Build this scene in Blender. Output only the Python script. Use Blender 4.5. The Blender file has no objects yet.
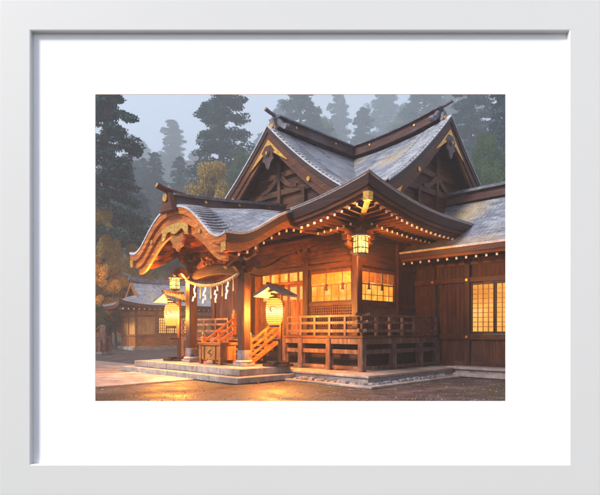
import bpy, bmesh, math, random
from mathutils import Vector, Matrix, noise as mnoise
random.seed(7)
S = bpy.context.scene
COL = S.collection
PI = math.pi
EXPO = 2.05
K = 2 ** -EXPO                      # emission that shows as 1.0
F, PX0, HZ, EYE = 515.0, 300.0, 331.0, 1.87

# ------------------------------------------------------------------ materials
def nt(m):
    m.use_nodes = True
    t = m.node_tree
    return t, t.nodes, t.links, t.nodes['Principled BSDF']

def mat(name, stops, rough=.6, scale=(1, 1, 1), nscale=4.0, detail=6, bump=.15, bscale=None, metal=0.0,
        spec=.22, dist=.02, wave=None, rvar=0.0, patch=None, fine=(19, .55, 1.4), wave2=None):
    """noise driven colour between stops, in object space; wave=(axis, frequency, depth) adds grooves"""
    m = bpy.data.materials.new(name)
    t, N, L, b = nt(m)
    tc = N.new('ShaderNodeTexCoord'); mp = N.new('ShaderNodeMapping'); mp.inputs['Scale'].default_value = scale
    L.new(tc.outputs['Object'], mp.inputs['Vector'])
    n1 = N.new('ShaderNodeTexNoise'); n1.inputs['Scale'].default_value = nscale; n1.inputs['Detail'].default_value = detail
    n1.inputs['Roughness'].default_value = .62
    L.new(mp.outputs[0], n1.inputs['Vector'])
    cr = N.new('ShaderNodeValToRGB')
    els = cr.color_ramp.elements
    while len(els) < len(stops): els.new(.5)
    for i, c in enumerate(stops):
        els[i].position = .28 + .44 * i / (len(stops) - 1); els[i].color = (*c, 1)
    L.new(n1.outputs['Fac'], cr.inputs['Fac'])
    col = cr.outputs['Color']
    if patch:                                           # large blotches: (colour, scale, amount)
        n3 = N.new('ShaderNodeTexNoise'); n3.inputs['Scale'].default_value = patch[1]; n3.inputs['Detail'].default_value = 5
        L.new(tc.outputs['Object'], n3.inputs['Vector'])
        r3 = N.new('ShaderNodeMapRange'); r3.inputs[1].default_value = .45; r3.inputs[2].default_value = .65
        r3.inputs[4].default_value = patch[2]
        L.new(n3.outputs['Fac'], r3.inputs[0])
        mx = N.new('ShaderNodeMix'); mx.data_type = 'RGBA'
        L.new(r3.outputs[0], mx.inputs['Factor']); L.new(col, mx.inputs['A']); mx.inputs['B'].default_value = (*patch[0], 1)
        col = mx.outputs['Result']
    if fine:                                            # close grain: (scale, low, high)
        n4 = N.new('ShaderNodeTexNoise'); n4.inputs['Scale'].default_value = fine[0]; n4.inputs['Detail'].default_value = 4
        n4.inputs['Roughness'].default_value = .7
        L.new(mp.outputs[0], n4.inputs['Vector'])
        r4 = N.new('ShaderNodeMapRange'); r4.inputs[1].default_value = .32; r4.inputs[2].default_value = .68
        r4.inputs[3].default_value = fine[1]; r4.inputs[4].default_value = fine[2]
        L.new(n4.outputs['Fac'], r4.inputs[0])
        mm = N.new('ShaderNodeVectorMath'); mm.operation = 'SCALE'
        L.new(col, mm.inputs[0]); L.new(r4.outputs[0], mm.inputs['Scale']); col = mm.outputs[0]
    L.new(col, b.inputs['Base Color'])
    b.inputs['Roughness'].default_value = rough; b.inputs['Metallic'].default_value = metal
    b.inputs['Specular IOR Level'].default_value = spec
    if rvar:
        mr = N.new('ShaderNodeMapRange'); mr.inputs[1].default_value = .3; mr.inputs[2].default_value = .7
        mr.inputs[3].default_value = rough - rvar; mr.inputs[4].default_value = rough + rvar
        L.new(n1.outputs['Fac'], mr.inputs[0]); L.new(mr.outputs[0], b.inputs['Roughness'])
    h = n1.outputs['Fac']
    bp = N.new('ShaderNodeBump'); bp.inputs['Strength'].default_value = bump; bp.inputs['Distance'].default_value = dist
    for ax, fr, dp in [q for q in (wave, wave2) if q]:
        w = N.new('ShaderNodeTexWave'); w.bands_direction = ax; w.inputs['Scale'].default_value = fr
        w.inputs['Distortion'].default_value = .25; w.inputs['Detail'].default_value = 2; w.inputs['Detail Scale'].default_value = 1.5
        L.new(tc.outputs['Object'], w.inputs['Vector'])
        p = N.new('ShaderNodeMath'); p.operation = 'POWER'; p.inputs[1].default_value = .35
        L.new(w.outputs['Fac'], p.inputs[0])
        ml = N.new('ShaderNodeMath'); ml.operation = 'MULTIPLY_ADD'; ml.inputs[1].default_value = dp
        L.new(p.outputs[0], ml.inputs[0]); L.new(h, ml.inputs[2]); h = ml.outputs[0]
    L.new(h, bp.inputs['Height']); L.new(bp.outputs[0], b.inputs['Normal'])
    return m

def emit(name, col, strength, stops=None, nscale=3.0, transp=0.0):
    m = bpy.data.materials.new(name); m.use_nodes = True
    t = m.node_tree; N, L = t.nodes, t.links
    N.remove(N['Principled BSDF'])
    o = N['Material Output']; e = N.new('ShaderNodeEmission')
    e.inputs['Strength'].default_value = strength * K; e.inputs['Color'].default_value = (*col, 1)
    if stops:
        tc = N.new('ShaderNodeTexCoord'); n1 = N.new('ShaderNodeTexNoise'); n1.inputs['Scale'].default_value = nscale
        n1.inputs['Detail'].default_value = 3
        L.new(tc.outputs['Object'], n1.inputs['Vector'])
        cr = N.new('ShaderNodeValToRGB'); els = cr.color_ramp.elements
        while len(els) < len(stops): els.new(.5)
        for i, c in enumerate(stops):
            els[i].position = .3 + .4 * i / (len(stops) - 1); els[i].color = (*c, 1)
        L.new(n1.outputs['Fac'], cr.inputs['Fac']); L.new(cr.outputs[0], e.inputs['Color'])
    sh = e.outputs[0]
    if transp:
        tr = N.new('ShaderNodeBsdfTransparent'); tr.inputs['Color'].default_value = (1, .8, .5, 1)
        mx = N.new('ShaderNodeMixShader'); mx.inputs[0].default_value = transp
        L.new(e.outputs[0], mx.inputs[1]); L.new(tr.outputs[0], mx.inputs[2]); sh = mx.outputs[0]
    L.new(sh, o.inputs['Surface'])
    return m

WD = [(.011, .0042, .003), (.038, .0135, .0065), (.09, .036, .014)]
M = {}
M['wood'] = mat('dark_wood', WD, .5, (1, 1, .12), 6, bump=.25, rvar=.12, patch=((.03, .012, .010), .7, .6))
M['wood_h'] = mat('dark_wood_beams', WD, .48, (.25, .25, 1.6), 6, bump=.25, rvar=.12, patch=((.12, .048, .018), .8, .6))
M['plank'] = mat('vertical_planks', WD, .55, (1, 1, .1), 5, bump=.35, wave=('Y', 1.55, 1.5), patch=((.055, .024, .018), .9, .7))
M['plank_x'] = mat('vertical_planks_side', WD, .55, (1, 1, .1), 5, bump=.35, wave=('X', 1.55, 1.5), patch=((.055, .024, .018), .9, .7))
M['board'] = mat('horizontal_boards', WD, .55, (.2, .2, 2), 5, bump=.4, wave=('Z', 1.25, 1.5), patch=((.1, .036, .015), .8, .6))
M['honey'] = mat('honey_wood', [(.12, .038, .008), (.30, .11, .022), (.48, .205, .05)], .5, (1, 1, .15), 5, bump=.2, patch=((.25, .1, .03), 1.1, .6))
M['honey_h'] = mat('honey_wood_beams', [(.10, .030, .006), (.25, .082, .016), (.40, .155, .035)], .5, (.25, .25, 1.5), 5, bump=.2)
M['glow_tinted_wood'] = mat('glow_tinted_wood', [(.17, .045, .008), (.40, .118, .018), (.60, .225, .04)], .48, (.3, .3, 3), 4, bump=.25, patch=((.16, .05, .015), .8, .5))  # orange glow of the lit porch put into the wood colour
M['fascia'] = mat('bark_edge', [(.022, .0075, .005), (.066, .021, .009), (.14, .05, .019)], .5, (.2, .2, 7), 5, bump=.35, patch=((.17, .065, .024), .7, .5))
M['fascia_dk'] = mat('dark_bark_edge', [(.014, .008, .009), (.032, .016, .015), (.07, .034, .026)], .5, (.2, .2, 7), 5, bump=.35)
RSP = .45
RC = [(.07, .078, .105), (.155, .168, .21), (.31, .32, .37)]
M['roof_x'] = mat('roof_ribs_across', RC, .36, (1.2, .5, 1), 3, bump=.38, spec=RSP, dist=.04, wave=('Y', 1.55, 1.1), wave2=('X', 1.15, .9), rvar=.14, patch=((.40, .29, .14), .38, .62))  # tan blotches paint a warm highlight into the roof colour
M['roof_y'] = mat('roof_ribs_along', RC, .36, (.5, 1.2, 1), 3, bump=.38, spec=RSP, dist=.04, wave=('X', 1.55, 1.1), wave2=('Y', 1.15, .9), rvar=.14, patch=((.2, .17, .17), .55, .7))
M['roof_edge'] = mat('roof_pale_edge', [(.3, .3, .33), (.45, .45, .48)], .4, nscale=3)
M['ridge'] = mat('ridge_wood', [(.022, .009, .009), (.058, .023, .019), (.12, .052, .037)], .42, (.3, .3, 5), 4, bump=.3, patch=((.12, .11, .13), .8, .5))
M['cap'] = mat('ridge_cap', [(.05, .05, .065), (.11, .11, .135), (.2, .2, .23)], .35, nscale=3, bump=.2)
M['weathered'] = mat('weathered_wood', [(.035, .02, .017), (.10, .062, .052), (.21, .145, .12)], .55, (1, 1, .2), 5, bump=.35, rvar=.1, patch=((.07, .03, .018), .8, .7))
M['lamplight_tinted_wood'] = mat('lamplight_tinted_wood', [(.36, .14, .035), (.58, .27, .075), (.72, .40, .14)], .5, (1, 1, .2), 3, bump=.2)  # warm lamplight on the side hall walls put into the colour
M['gold'] = mat('gilt_metal', [(.34, .15, .028), (.64, .33, .07), (.84, .52, .16)], .34, nscale=9, metal=.85, bump=.4, dist=.01)
M['white'] = mat('white_rafter_paint', [(.56, .5, .42), (.74, .68, .6)], .6, nscale=8, bump=.05, fine=None)
M['paper'] = mat('white_paper', [(.60, .57, .5), (.72, .69, .62)], .8, nscale=5, bump=.05, fine=None)
M['straw'] = mat('straw_rope', [(.3, .2, .07), (.6, .43, .18), (.74, .58, .3)], .8, nscale=14, bump=.5)
M['stone'] = mat('cut_stone', [(.14, .12, .115), (.25, .22, .21), (.36, .32, .3)], .55, fine=(8, .75, 1.2), nscale=2.6, detail=9, bump=.4, dist=.03, rvar=.15, patch=((.2, .17, .2), .5, .7))
M['stone_lt'] = mat('pale_stone', [(.17, .14, .125), (.30, .25, .22), (.42, .36, .31)], .5, fine=(8, .75, 1.2), nscale=2.2, detail=9, bump=.35, dist=.03, rvar=.15, patch=((.17, .13, .12), .6, .75))
M['rock'] = mat('rough_stone', [(.08, .075, .085), (.17, .16, .17), (.3, .29, .3)], .7, nscale=5, detail=9, bump=.9, dist=.08)
M['dark'] = mat('dark_and_shade_boards', [(.012, .009, .01), (.03, .02, .018)], .7, nscale=5)  # paints the underfloor shade; also the notice board's own dark face
M['cloth'] = mat('curtain_cloth', [(.4, .16, .03), (.62, .29, .07)], .8, nscale=4)
M['tassel'] = mat('tassel', [(.06, .02, .012), (.12, .04, .02)], .8, nscale=9)
M['picture'] = mat('plaque_paint', [(.05, .08, .06), (.16, .17, .1), (.32, .25, .14)], .5, nscale=3)
M['lattice'] = mat('lattice_wood', [(.05, .022, .012), (.12, .055, .026)], .5, nscale=5)
M['ink'] = mat('lantern_ink', [(.30, .17, .07), (.42, .26, .12)], .8, nscale=5)
M['bark'] = mat('tree_bark', [(.025, .02, .018), (.06, .045, .04), (.1, .08, .07)], .85, (1, 1, .15), 4, bump=.7, dist=.06)
M['frame'] = mat('frame_paint', [(.595, .59, .57), (.602, .597, .577)], .55, nscale=.8, bump=.02, spec=.2, fine=None)
M['mat'] = mat('mat_board', [(.885, .885, .885), (.895, .895, .895)], .9, nscale=1, bump=.01, spec=.1, fine=None)
M['win'] = emit('lit_paper_pane', (1, .62, .2), 1, [(1.0, .29, .012), (1.15, .48, .045), (1.4, .86, .24)], 2.2)
M['shoji'] = emit('lit_shoji_paper', (1, .6, .22), 1, [(.86, .33, .045), (1.08, .52, .10), (1.2, .72, .22)], .8)
M['lamp'] = emit('lantern_paper', (1, .70, .26), 1.35, transp=.3)
_t = M['lamp'].node_tree; _N, _L = _t.nodes, _t.links        # brightest beside the bulb, deeper orange towards the ends
_e = [n for n in _N if n.type == 'EMISSION'][0]; _c = _N.new('ShaderNodeTexCoord'); _s = _N.new('ShaderNodeSeparateXYZ'); _r = _N.new('ShaderNodeValToRGB')
_L.new(_c.outputs['Generated'], _s.inputs[0]); _L.new(_s.outputs['Z'], _r.inputs['Fac']); _L.new(_r.outputs[0], _e.inputs['Color'])
_q = _r.color_ramp.elements; _q[0].position = .06; _q[0].color = (.95, .36, .06, 1); _q[1].position = .94; _q[1].color = (.95, .36, .06, 1)
for _p, _k in ((.3, (1, .56, .15, 1)), (.5, (1.25, .98, .6, 1)), (.7, (1, .56, .15, 1))):
    _x = _q.new(_p); _x.color = _k
M['lampglass'] = emit('lantern_glass', (1, .66, .22), 1.9, transp=.35)

def leafmat(name, stops, nscale=.35):
    m = mat(name, stops, .75, nscale=nscale, detail=8, bump=0, spec=.15, fine=None)
    b = m.node_tree.nodes['Principled BSDF']
    return m
M['cedar'] = leafmat('cedar_leaves', [(.008, .026, .028), (.022, .066, .056), (.055, .125, .07)])
M['cedar2'] = leafmat('grey_cedar_leaves', [(.008, .024, .032), (.02, .056, .064), (.05, .10, .085)])
M['green'] = leafmat('green_leaves', [(.014, .035, .012), (.045, .085, .02), (.12, .14, .03)])
M['amber'] = leafmat('amber_leaves', [(.07, .10, .025), (.36, .22, .035), (.76, .36, .05)], .3)  # for the left trees, amber glow is put into the leaf colour
M['gold_leaf'] = leafmat('golden_leaves', [(.26, .11, .014), (.76, .33, .03), (.86, .52, .09)], .3)  # lantern glow on the left trees brightened into the leaf colour

# ------------------------------------------------------------------ mesh builder
class MB:
    def __init__(s): s.v, s.f, s.m = [], [], []
    def add(s, vs, fs, mi=0):
        o = len(s.v); s.v += [tuple(v) for v in vs]
        for f in fs: s.f.append(tuple(o + i for i in f)); s.m.append(mi)
    def box(s, x0, x1, y0, y1, z0, z1, mi=0):
        vs = [(x, y, z) for z in (z0, z1) for y in (y0, y1) for x in (x0, x1)]
        s.add(vs, [(0, 2, 3, 1), (4, 5, 7, 6), (0, 1, 5, 4), (2, 6, 7, 3), (0, 4, 6, 2), (1, 3, 7, 5)], mi)
        return s
    def cbox(s, c, d, mi=0):
        return s.box(c[0]-d[0]/2, c[0]+d[0]/2, c[1]-d[1]/2, c[1]+d[1]/2, c[2]-d[2]/2, c[2]+d[2]/2, mi)
    def beam(s, p, q, w, h, mi=0, up=(0, 0, 1)):
        p, q = Vector(p), Vector(q); d = (q - p).normalized(); sd = d.cross(Vector(up)).normalized(); u = sd.cross(d)
        vs = []
        for e in (p, q):
            for a, b in ((-1, -1), (1, -1), (1, 1), (-1, 1)): vs.append(e + sd * a * w / 2 + u * b * h / 2)
        s.add(vs, [(0, 1, 2, 3), (7, 6, 5, 4), (0, 4, 5, 1), (1, 5, 6, 2), (2, 6, 7, 3), (3, 7, 4, 0)], mi)
        return s
    def sweep(s, pts, w, h, mi=0, side=None):
        """rectangular section along a polyline (w, h may be lists)"""
        n = len(pts); pts = [Vector(p) for p in pts]; vs, fs = [], []
        for i, p in enumerate(pts):
            d = (pts[min(i+1, n-1)] - pts[max(i-1, 0)]).normalized()
            sd = Vector(side) if side else d.cross(Vector((0, 0, 1))).normalized()
            u = sd.cross(d).normalized()
            ww = w[i] if isinstance(w, (list, tuple)) else w; hh = h[i] if isinstance(h, (list, tuple)) else h
            for a, b in ((-1, -1), (1, -1), (1, 1), (-1, 1)): vs.append(p + sd * a * ww / 2 + u * b * hh / 2)
        for i in range(n - 1):
            for k in range(4):
                a, b = i*4+k, i*4+(k+1) % 4
                fs.append((a, b, b+4, a+4))
        fs += [(3, 2, 1, 0), tuple((n-1)*4 + k for k in range(4))]
        s.add(vs, fs, mi); return s
    def tube(s, pts, r, n=8, mi=0):
        pts = [Vector(p) for p in pts]; m = len(pts); vs, fs = [], []
        for i, p in enumerate(pts):
            d = (pts[min(i+1, m-1)] - pts[max(i-1, 0)]).normalized()
            ref = Vector((0, 0, 1)) if abs(d.z) < .9 else Vector((1, 0, 0))
            a = d.cross(ref).normalized(); b = d.cross(a)
            rr = r[i] if isinstance(r, (list, tuple)) else r
            for k in range(n):
                t = 2*PI*k/n; vs.append(p + (a*math.cos(t) + b*math.sin(t))*rr)
        for i in range(m-1):
            for k in range(n): fs.append((i*n+k, i*n+(k+1) % n, (i+1)*n+(k+1) % n, (i+1)*n+k))
        fs += [tuple(range(n))[::-1], tuple((m-1)*n+k for k in range(n))]
        s.add(vs, fs, mi); return s
    def lathe(s, prof, c=(0, 0, 0), n=20, mi=0):
        vs, fs = [], []
        for r, z in prof:
            for k in range(n):
                t = 2*PI*k/n; vs.append((c[0]+r*math.cos(t), c[1]+r*math.sin(t), c[2]+z))
        for i in range(len(prof)-1):
            for k in range(n): fs.append((i*n+k, i*n+(k+1) % n, (i+1)*n+(k+1) % n, (i+1)*n+k))
        fs += [tuple(range(n))[::-1], tuple((len(prof)-1)*n+k for k in range(n))]
        s.add(vs, fs, mi); return s
    def ribbon(s, top, bot, vec, mi=0):
        """solid between two polylines, pushed along vec"""
        n = len(top); v = Vector(vec)
        A = [Vector(p) for p in top]; B = [Vector(p) for p in bot]
        vs = A + B + [p+v for p in A] + [p+v for p in B]; fs = []
        for i in range(n-1):
            fs += [(i, i+1, n+i+1, n+i), (2*n+i+1, 2*n+i, 3*n+i, 3*n+i+1), (i+1, i, 2*n+i, 2*n+i+1), (n+i, n+i+1, 3*n+i+1, 3*n+i)]
        fs += [(0, n, 3*n, 2*n), (n-1, 3*n-1, 4*n-1, 2*n-1)]
        s.add(vs, fs, mi); return s
    def grid(s, fn, us, vs_, mi=0, mask=None, flip=False):
        nu, nv = len(us), len(vs_)
        pts = [fn(u, v) for u in us for v in vs_]; fs = []
        for i in range(nu-1):
            for j in range(nv-1):
                if mask and not mask((us[i]+us[i+1])/2, (vs_[j]+vs_[j+1])/2): continue
                q = (i*nv+j, (i+1)*nv+j, (i+1)*nv+j+1, i*nv+j+1)
                fs.append(q[::-1] if flip else q)
        s.add(pts, fs, mi); return s
    def poly(s, pts, z0, z1, mi=0):
        """horizontal polygon, extruded from z0 to z1"""
        n = len(pts)
        vs = [(x, y, z0) for x, y in pts] + [(x, y, z1) for x, y in pts]
        s.add(vs, [tuple(range(n))[::-1], tuple(range(n, 2*n))] + [(i, (i+1) % n, n+(i+1) % n, n+i) for i in range(n)], mi)
        return s
    def disc(s, c, nrm, r, th, n=16, mi=0):
        c = Vector(c); nn = Vector(nrm).normalized()
        return s.tube([c, c + nn*th], r, n, mi)
    def mesh(s, name, mats, smooth=False):
        me = bpy.data.meshes.new(name); me.from_pydata(s.v, [], s.f)
        for m in (mats if isinstance(mats, (list, tuple)) else [mats]): me.materials.append(M[m])
        me.polygons.foreach_set('material_index', s.m)
        if smooth: me.polygons.foreach_set('use_smooth', [True]*len(me.polygons))
        bm = bmesh.new(); bm.from_mesh(me); bmesh.ops.recalc_face_normals(bm, faces=bm.faces); bm.to_mesh(me); bm.free()
        return me
    def build(s, name, mats, parent=None, bevel=0, smooth=False):
        o = bpy.data.objects.new(name, s.mesh(name, mats, smooth)); COL.objects.link(o)
        if parent: o.parent = parent
        if bevel:
            b = o.modifiers.new('bevel', 'BEVEL'); b.width = bevel; b.segments = 2; b.limit_method = 'ANGLE'
        return o

def tag(o, label, cat, group=None):
    o['label'] = label; o['category'] = cat
    if group: o['group'] = group
    return o
def struct(o): o['kind'] = 'structure'; return o
def thing(name, label, cat, loc=(0, 0, 0), rz=0, group=None):
    o = bpy.data.objects.new(name, None); COL.objects.link(o); o.location = loc; o.rotation_euler = (0, 0, rz)
    o.empty_display_size = .3
    return tag(o, label, cat, group)
def copy_tree(o, parent=None):
    c = o.copy(); COL.objects.link(c); c.parent = parent
    for ch in list(o.children): copy_tree(ch, c)
    return c
def lin(a, b, n): return [a + (b-a)*i/(n-1) for i in range(n)]
def lerp(a, b, t): return a + (b-a)*t
def sstep(t): t = max(0, min(1, t)); return t*t*(3-2*t)
CX, CY, Q = 2.29, 19.0, math.sqrt(.5)
def W(r, l, z=0): return Vector((CX + Q*(r-l), CY + Q*(r+l), z))

# ------------------------------------------------------------------ the shrine hall   (local X = r into depth right, Y = l into depth left)
RC_, LC = 6.9, 6.05                 # hall centre
E0 = -1.35; R1, L1 = 2*RC_ - E0, 2*LC - E0
ZE, RISE = 6.5, 4.8
def prof(c, w): return ZE + RISE * (max(0, min(1, c/w)))**1.5
def uplift(r, l):
    dl = min(l-E0, L1-l); dr = min(r-E0, R1-r)
    return .72*max(0, 1-max(dl, 0)/5.5)**2 * max(0, 1-max(dr, 0)/5.5)**2
VG = .2                              # verge of the side gables (l), and
FG = .72                             # of the front gable (r)
def z_side(r, l):                    # slopes of the ridge that runs along l
    c = min(r-E0, R1-r); t = c/(RC_-E0)
    e = min(l-VG, 2*LC-VG-l)
    return prof(c, RC_-E0) + uplift(r, l) + .62*max(0, 1-max(e, 0)/5.5)**2 * t**1.5
def z_hip(r, l):
    c = min(r-E0, R1-r, l-E0, L1-l)
    return prof(c, RC_-E0) + uplift(r, l)
WF = 7.4
def z_front(r, l):                   # slopes of the ridge that runs along r
    c = WF-abs(l-LC); t = max(0, c/WF)
    e = r-FG
    return prof(c, WF) + .05*max(0, 1-max(e, 0)/5.0)**2 * t**1.5

hall = thing('shrine_hall', 'large dark timber shrine hall with sweeping crossed gable roofs and lit windows', 'shrine', W(0, 0), PI/4)

T = .30
# main roof
mb = MB()
rs = lin(E0, R1, 67)
lmid = [VG + .001] + lin(.6, 11.5, 30) + [2*LC-VG-.001]
mb.grid(lambda r, l: (r, l, z_side(r, l)), rs, lmid, 0)
for a, b in ((E0, VG), (2*LC-VG, L1)):
    ls = lin(a, b, 9)
    mb.grid(lambda r, l: (r, l, z_hip(r, l)), rs, ls, 1, mask=None)
# skirt below the side gables, running in under the verge
for sgn in (0, 1):
    f = (lambda l: l) if not sgn else (lambda l: 2*LC-l)
    ls = lin(VG, 1.2, 5)
    mb.grid(lambda r, l: (r, f(l), z_hip(r, f(l))), rs, ls, 1, mask=lambda r, l: min(r-E0, R1-r) > l-E0+.1)
# underside of the verges
for sgn in (0, 1):
    f = (lambda l: l) if not sgn else (lambda l: 2*LC-l)
    mb.grid(lambda r, l: (r, f(l), z_side(r, f(l))-T), [r for r in rs if E0+2.0 < r < R1-2.0], [VG+.01, 1.15], 2)
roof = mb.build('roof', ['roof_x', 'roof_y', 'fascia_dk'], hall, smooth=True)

# front gable roof
mb = MB()
rr = [FG] + lin(1.2, RC_, 18)
aa = lin(-5.6, 5.6, 57)
mb.grid(lambda r, a: (r, LC+a, z_front(r, LC+a)), rr, aa, 0)
mb.grid(lambda r, a: (r, LC+a, z_front(r, LC+a)-T), [FG+.01, 1.6], aa[4:-4], 1)
mb.build('front_gable_roof', ['roof_y', 'fascia_dk'], hall, smooth=True)

def verge_board(pf, amax, place, out, name, ends=True, n=28):
    """bargeboards of one gable: pf(a) height of the roof, place(a, z, o) -> local point, o = distance outwards"""
    for sg in (-1, 1):
        A = [sg*amax*i/(n-1) for i in range(n)]
        mb = MB()
        ov = Vector(place(0, 0, .0)) - Vector(place(0, 0, 1.0))
        # pale roof edge, bark edge
        mb.ribbon([place(a, pf(a)+.03, .06) for a in A], [place(a, pf(a)-.04, .06) for a in A], ov*.2, 1)
        mb.ribbon([place(a, pf(a)-.042, .03) for a in A], [place(a, pf(a)-T, .03) for a in A], ov*.3, 2)
        v = mb.build('roof_edge', ['fascia', 'roof_edge', 'fascia_dk'], hall)
        mb = MB()
        mb.ribbon([place(a, pf(a)-T-.005, -.02) for a in A], [place(a, pf(a)-T-.34-.06*abs(a)/amax, -.02) for a in A], ov*.14, 0)
        mb.ribbon([place(a, pf(a)-T-.34-.06*abs(a)/amax, -.08) for a in A], [place(a, pf(a)-T-.62-.10*abs(a)/amax, -.08) for a in A], ov*.12, 0)
        bb = mb.build('bargeboard', ['fascia'], hall)
        g = MB()
        ae = amax*.80
        g.ribbon([place(sg*a, pf(a)-T-.36, .0) for a in lin(ae, amax*.995, 6)], [place(sg*a, pf(a)-T-.66, .0) for a in lin(ae+.25, amax*.995, 6)], ov*.05)
        g.build('gilt_fitting', ['gold'], bb); g = MB()
        g.ribbon([place(sg*a, pf(a)-T-.33, .0) for a in lin(0.0, 1.25, 8)], [place(sg*a, pf(a)-T-.36-.42*(1-a/1.3), .0) for a in lin(0.0, 1.25, 8)], ov*.05)
        g.build('gilt_fitting', ['gold'], bb)
        s = MB(); a = sg*amax*.55
        c = Vector(place(a, pf(a)-T-.36, -.02)); s.disc(c, -ov, .1, .06, 12)
        s.build('gilt_boss', ['gold'], bb)
    # pendant under the apex
    p = MB()
    z0 = pf(0)-T-.62
    outl = [(0, 0), (.20, -.02), (.42, -.28), (.30, -.46), (.40, -.66), (.2, -.78), (.12, -1.0), (0, -1.12)]
    for sg in (-1, 1):
        top = [place(sg*x, z0+z, .02) for x, z in outl]
        bot = [place(0, z0+z*.98-.01, .02) for x, z in outl]
        p.ribbon(top, bot, ov*.08, 0)
    p.disc(Vector(place(0, z0-.36, .0)), -ov, .15, .07, 14, 0)
    po = p.build('gable_pendant', ['ridge'], hall)
    q = MB(); q.disc(Vector(place(0, z0-.36, .09)), -ov, .07, .03, 12); q.build('gilt_boss', ['gold'], po)

def gable_wall(pf, amax, zb, place, name='gable_wall'):
    mb = MB(); n = 25
    A = lin(-amax, amax, n)
    ov = Vector(place(0, 0, 0)) - Vector(place(0, 0, 1))
    mb.ribbon([place(a, max(zb+.02, pf(a)-T-.1), -.85) for a in A], [place(a, zb, -.85) for a in A], ov*.1, 0)
    g = mb.build(name, ['board'], hall)
    k = MB()
    def edge(z):                    # half width of the gable opening at height z
        a = 0
        while a < amax and pf(a)-T-.6 > z: a += .05
        return a
    for z, h in ((zb+.28, .32), (zb+1.12, .26), (zb+1.95, .24)):
        a = edge(z+.1)
        k.beam(place(-a, z, -.78), place(a, z, -.78), .16, h, 0)
    k.beam(place(0, zb+.4, -.76), place(0, zb+2.9, -.76), .2, .2, 0, up=(1, 0, 0) if abs(ov.x) < .5 else (0, 1, 0))
    for sg in (-1, 1):
        k.beam(place(sg*1.6, zb+.4, -.76), place(sg*1.6, zb+1.1, -.76), .2, .2, 0, up=(1, 0, 0) if abs(ov.x) < .5 else (0, 1, 0))
        # curved frog-leg struts
        pts = [place(sg*(.15+1.05*t), zb+1.12+.15+.55*(1-t)**2, -.72) for t in lin(0, 1, 8)]
        k.sweep(pts, .12, [.26-.1*i/7 for i in range(8)], 0)
    k.build('gable_beams', ['wood_h'], g)

def ridge(curve, side, end_dirs, nm='ridge', h=.62, w=.46, scale=1.0):
    """curve: list of local points along the roof apex; end_dirs: list of (index, outward dir)"""
    mb = MB(); up = Vector((0, 0, 1))
    P = [Vector(p) for p in curve]
    mb.sweep([p+up*(h*.12) for p in P], w*1.5, h*.34, 0, side)
    mb.sweep([p+up*(h*.58) for p in P], w, h*.6, 0, side)
    r = mb.build(nm, ['ridge'], hall)
    m2 = MB()
    m2.sweep([p+up*(h*.94) for p in P], w*1.55, h*.13, 0, side)
    m2.sweep([p+up*(h*1.08) for p in P], w*.8, h*.16, 0, side)
    m2.build('ridge_cap', ['cap'], r)
    m3 = MB(); n = len(P); sv = Vector(side)
    L_ = sum((P[i+1]-P[i]).length for i in range(n-1)); m_ = max(2, int(L_/2.6))
    for k in range(m_):
        i = int((k+.5)/m_*(n-1))
        for sg in (-1, 1):
            c = P[i] + up*h*.58; m3.disc(c + sv*sg*w*.48, sv*sg, .085*scale, .05, 12)
    m3.build('gilt_boss', ['gold'], r)
    for i, d in end_dirs:
        d = Vector(d); p = P[i]; e = MB(); sv = Vector(side); s_ = scale
        out = [(-.42, -.62), (-.36, -.2), (-.44, .06), (-.34, .3), (-.28, .62), (-.12, .82), (.12, .82), (.28, .62), (.34, .3), (.44, .06), (.36, -.2), (.42, -.62)]
        top = [p + d*.02 + sv*x*s_*.8 + up*(z*s_*.85-.10) for x, z in out]
        cen = [p + d*.02 + sv*x*s_*.3 + up*(.06-.5*s_) for x, z in out]
        e.ribbon(top, cen, d*.22*s_, 0)
        # tube sticking up and outwards on top
        b = p + up*(h*1.12-.02)
        e.tube([b - d*1.0*s_ + up*.0, b - d*.1*s_ + up*.06*s_, b + d*.4*s_ + up*.14*s_, b + d*.82*s_ + up*.26*s_], [.12*s_, .13*s_, .13*s_, .14*s_], 10, 0)
        eo = e.build('ridge_end_ornament', ['cap'], hall)
        g = MB(); g.disc(p + d*(.24*s_) + up*(.28*s_-.14), d, .2*s_, .05, 18, 0)
        g.build('gilt_disc', ['gold'], eo); g = MB()
        g.disc(b + d*.82*s_ + up*.26*s_, d + up*.4, .1*s_, .02, 12, 0)
        g.build('gilt_disc', ['gold'], eo)
        # scrolled fins that drop down the slope on both sides
        for sg in (-1, 1):
            f = MB(); pts = []
            for t in lin(0, 1, 7):
                pts.append(p + sv*sg*(.3+.75*t)*s_ + up*(.5 - 1.05*t + .35*t*t)*s_ - d*(.12)*s_)
            f.sweep(pts, .26*s_, [(.34-.12*t)*s_ for t in lin(0, 1, 7)], 0, d)
            q_ = pts[-1]; f.disc(q_ + up*.08*s_ - d*.16*s_, d, .2*s_, .32*s_, 12, 0)
            f.build('scroll_fin', ['cap'], eo)

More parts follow.
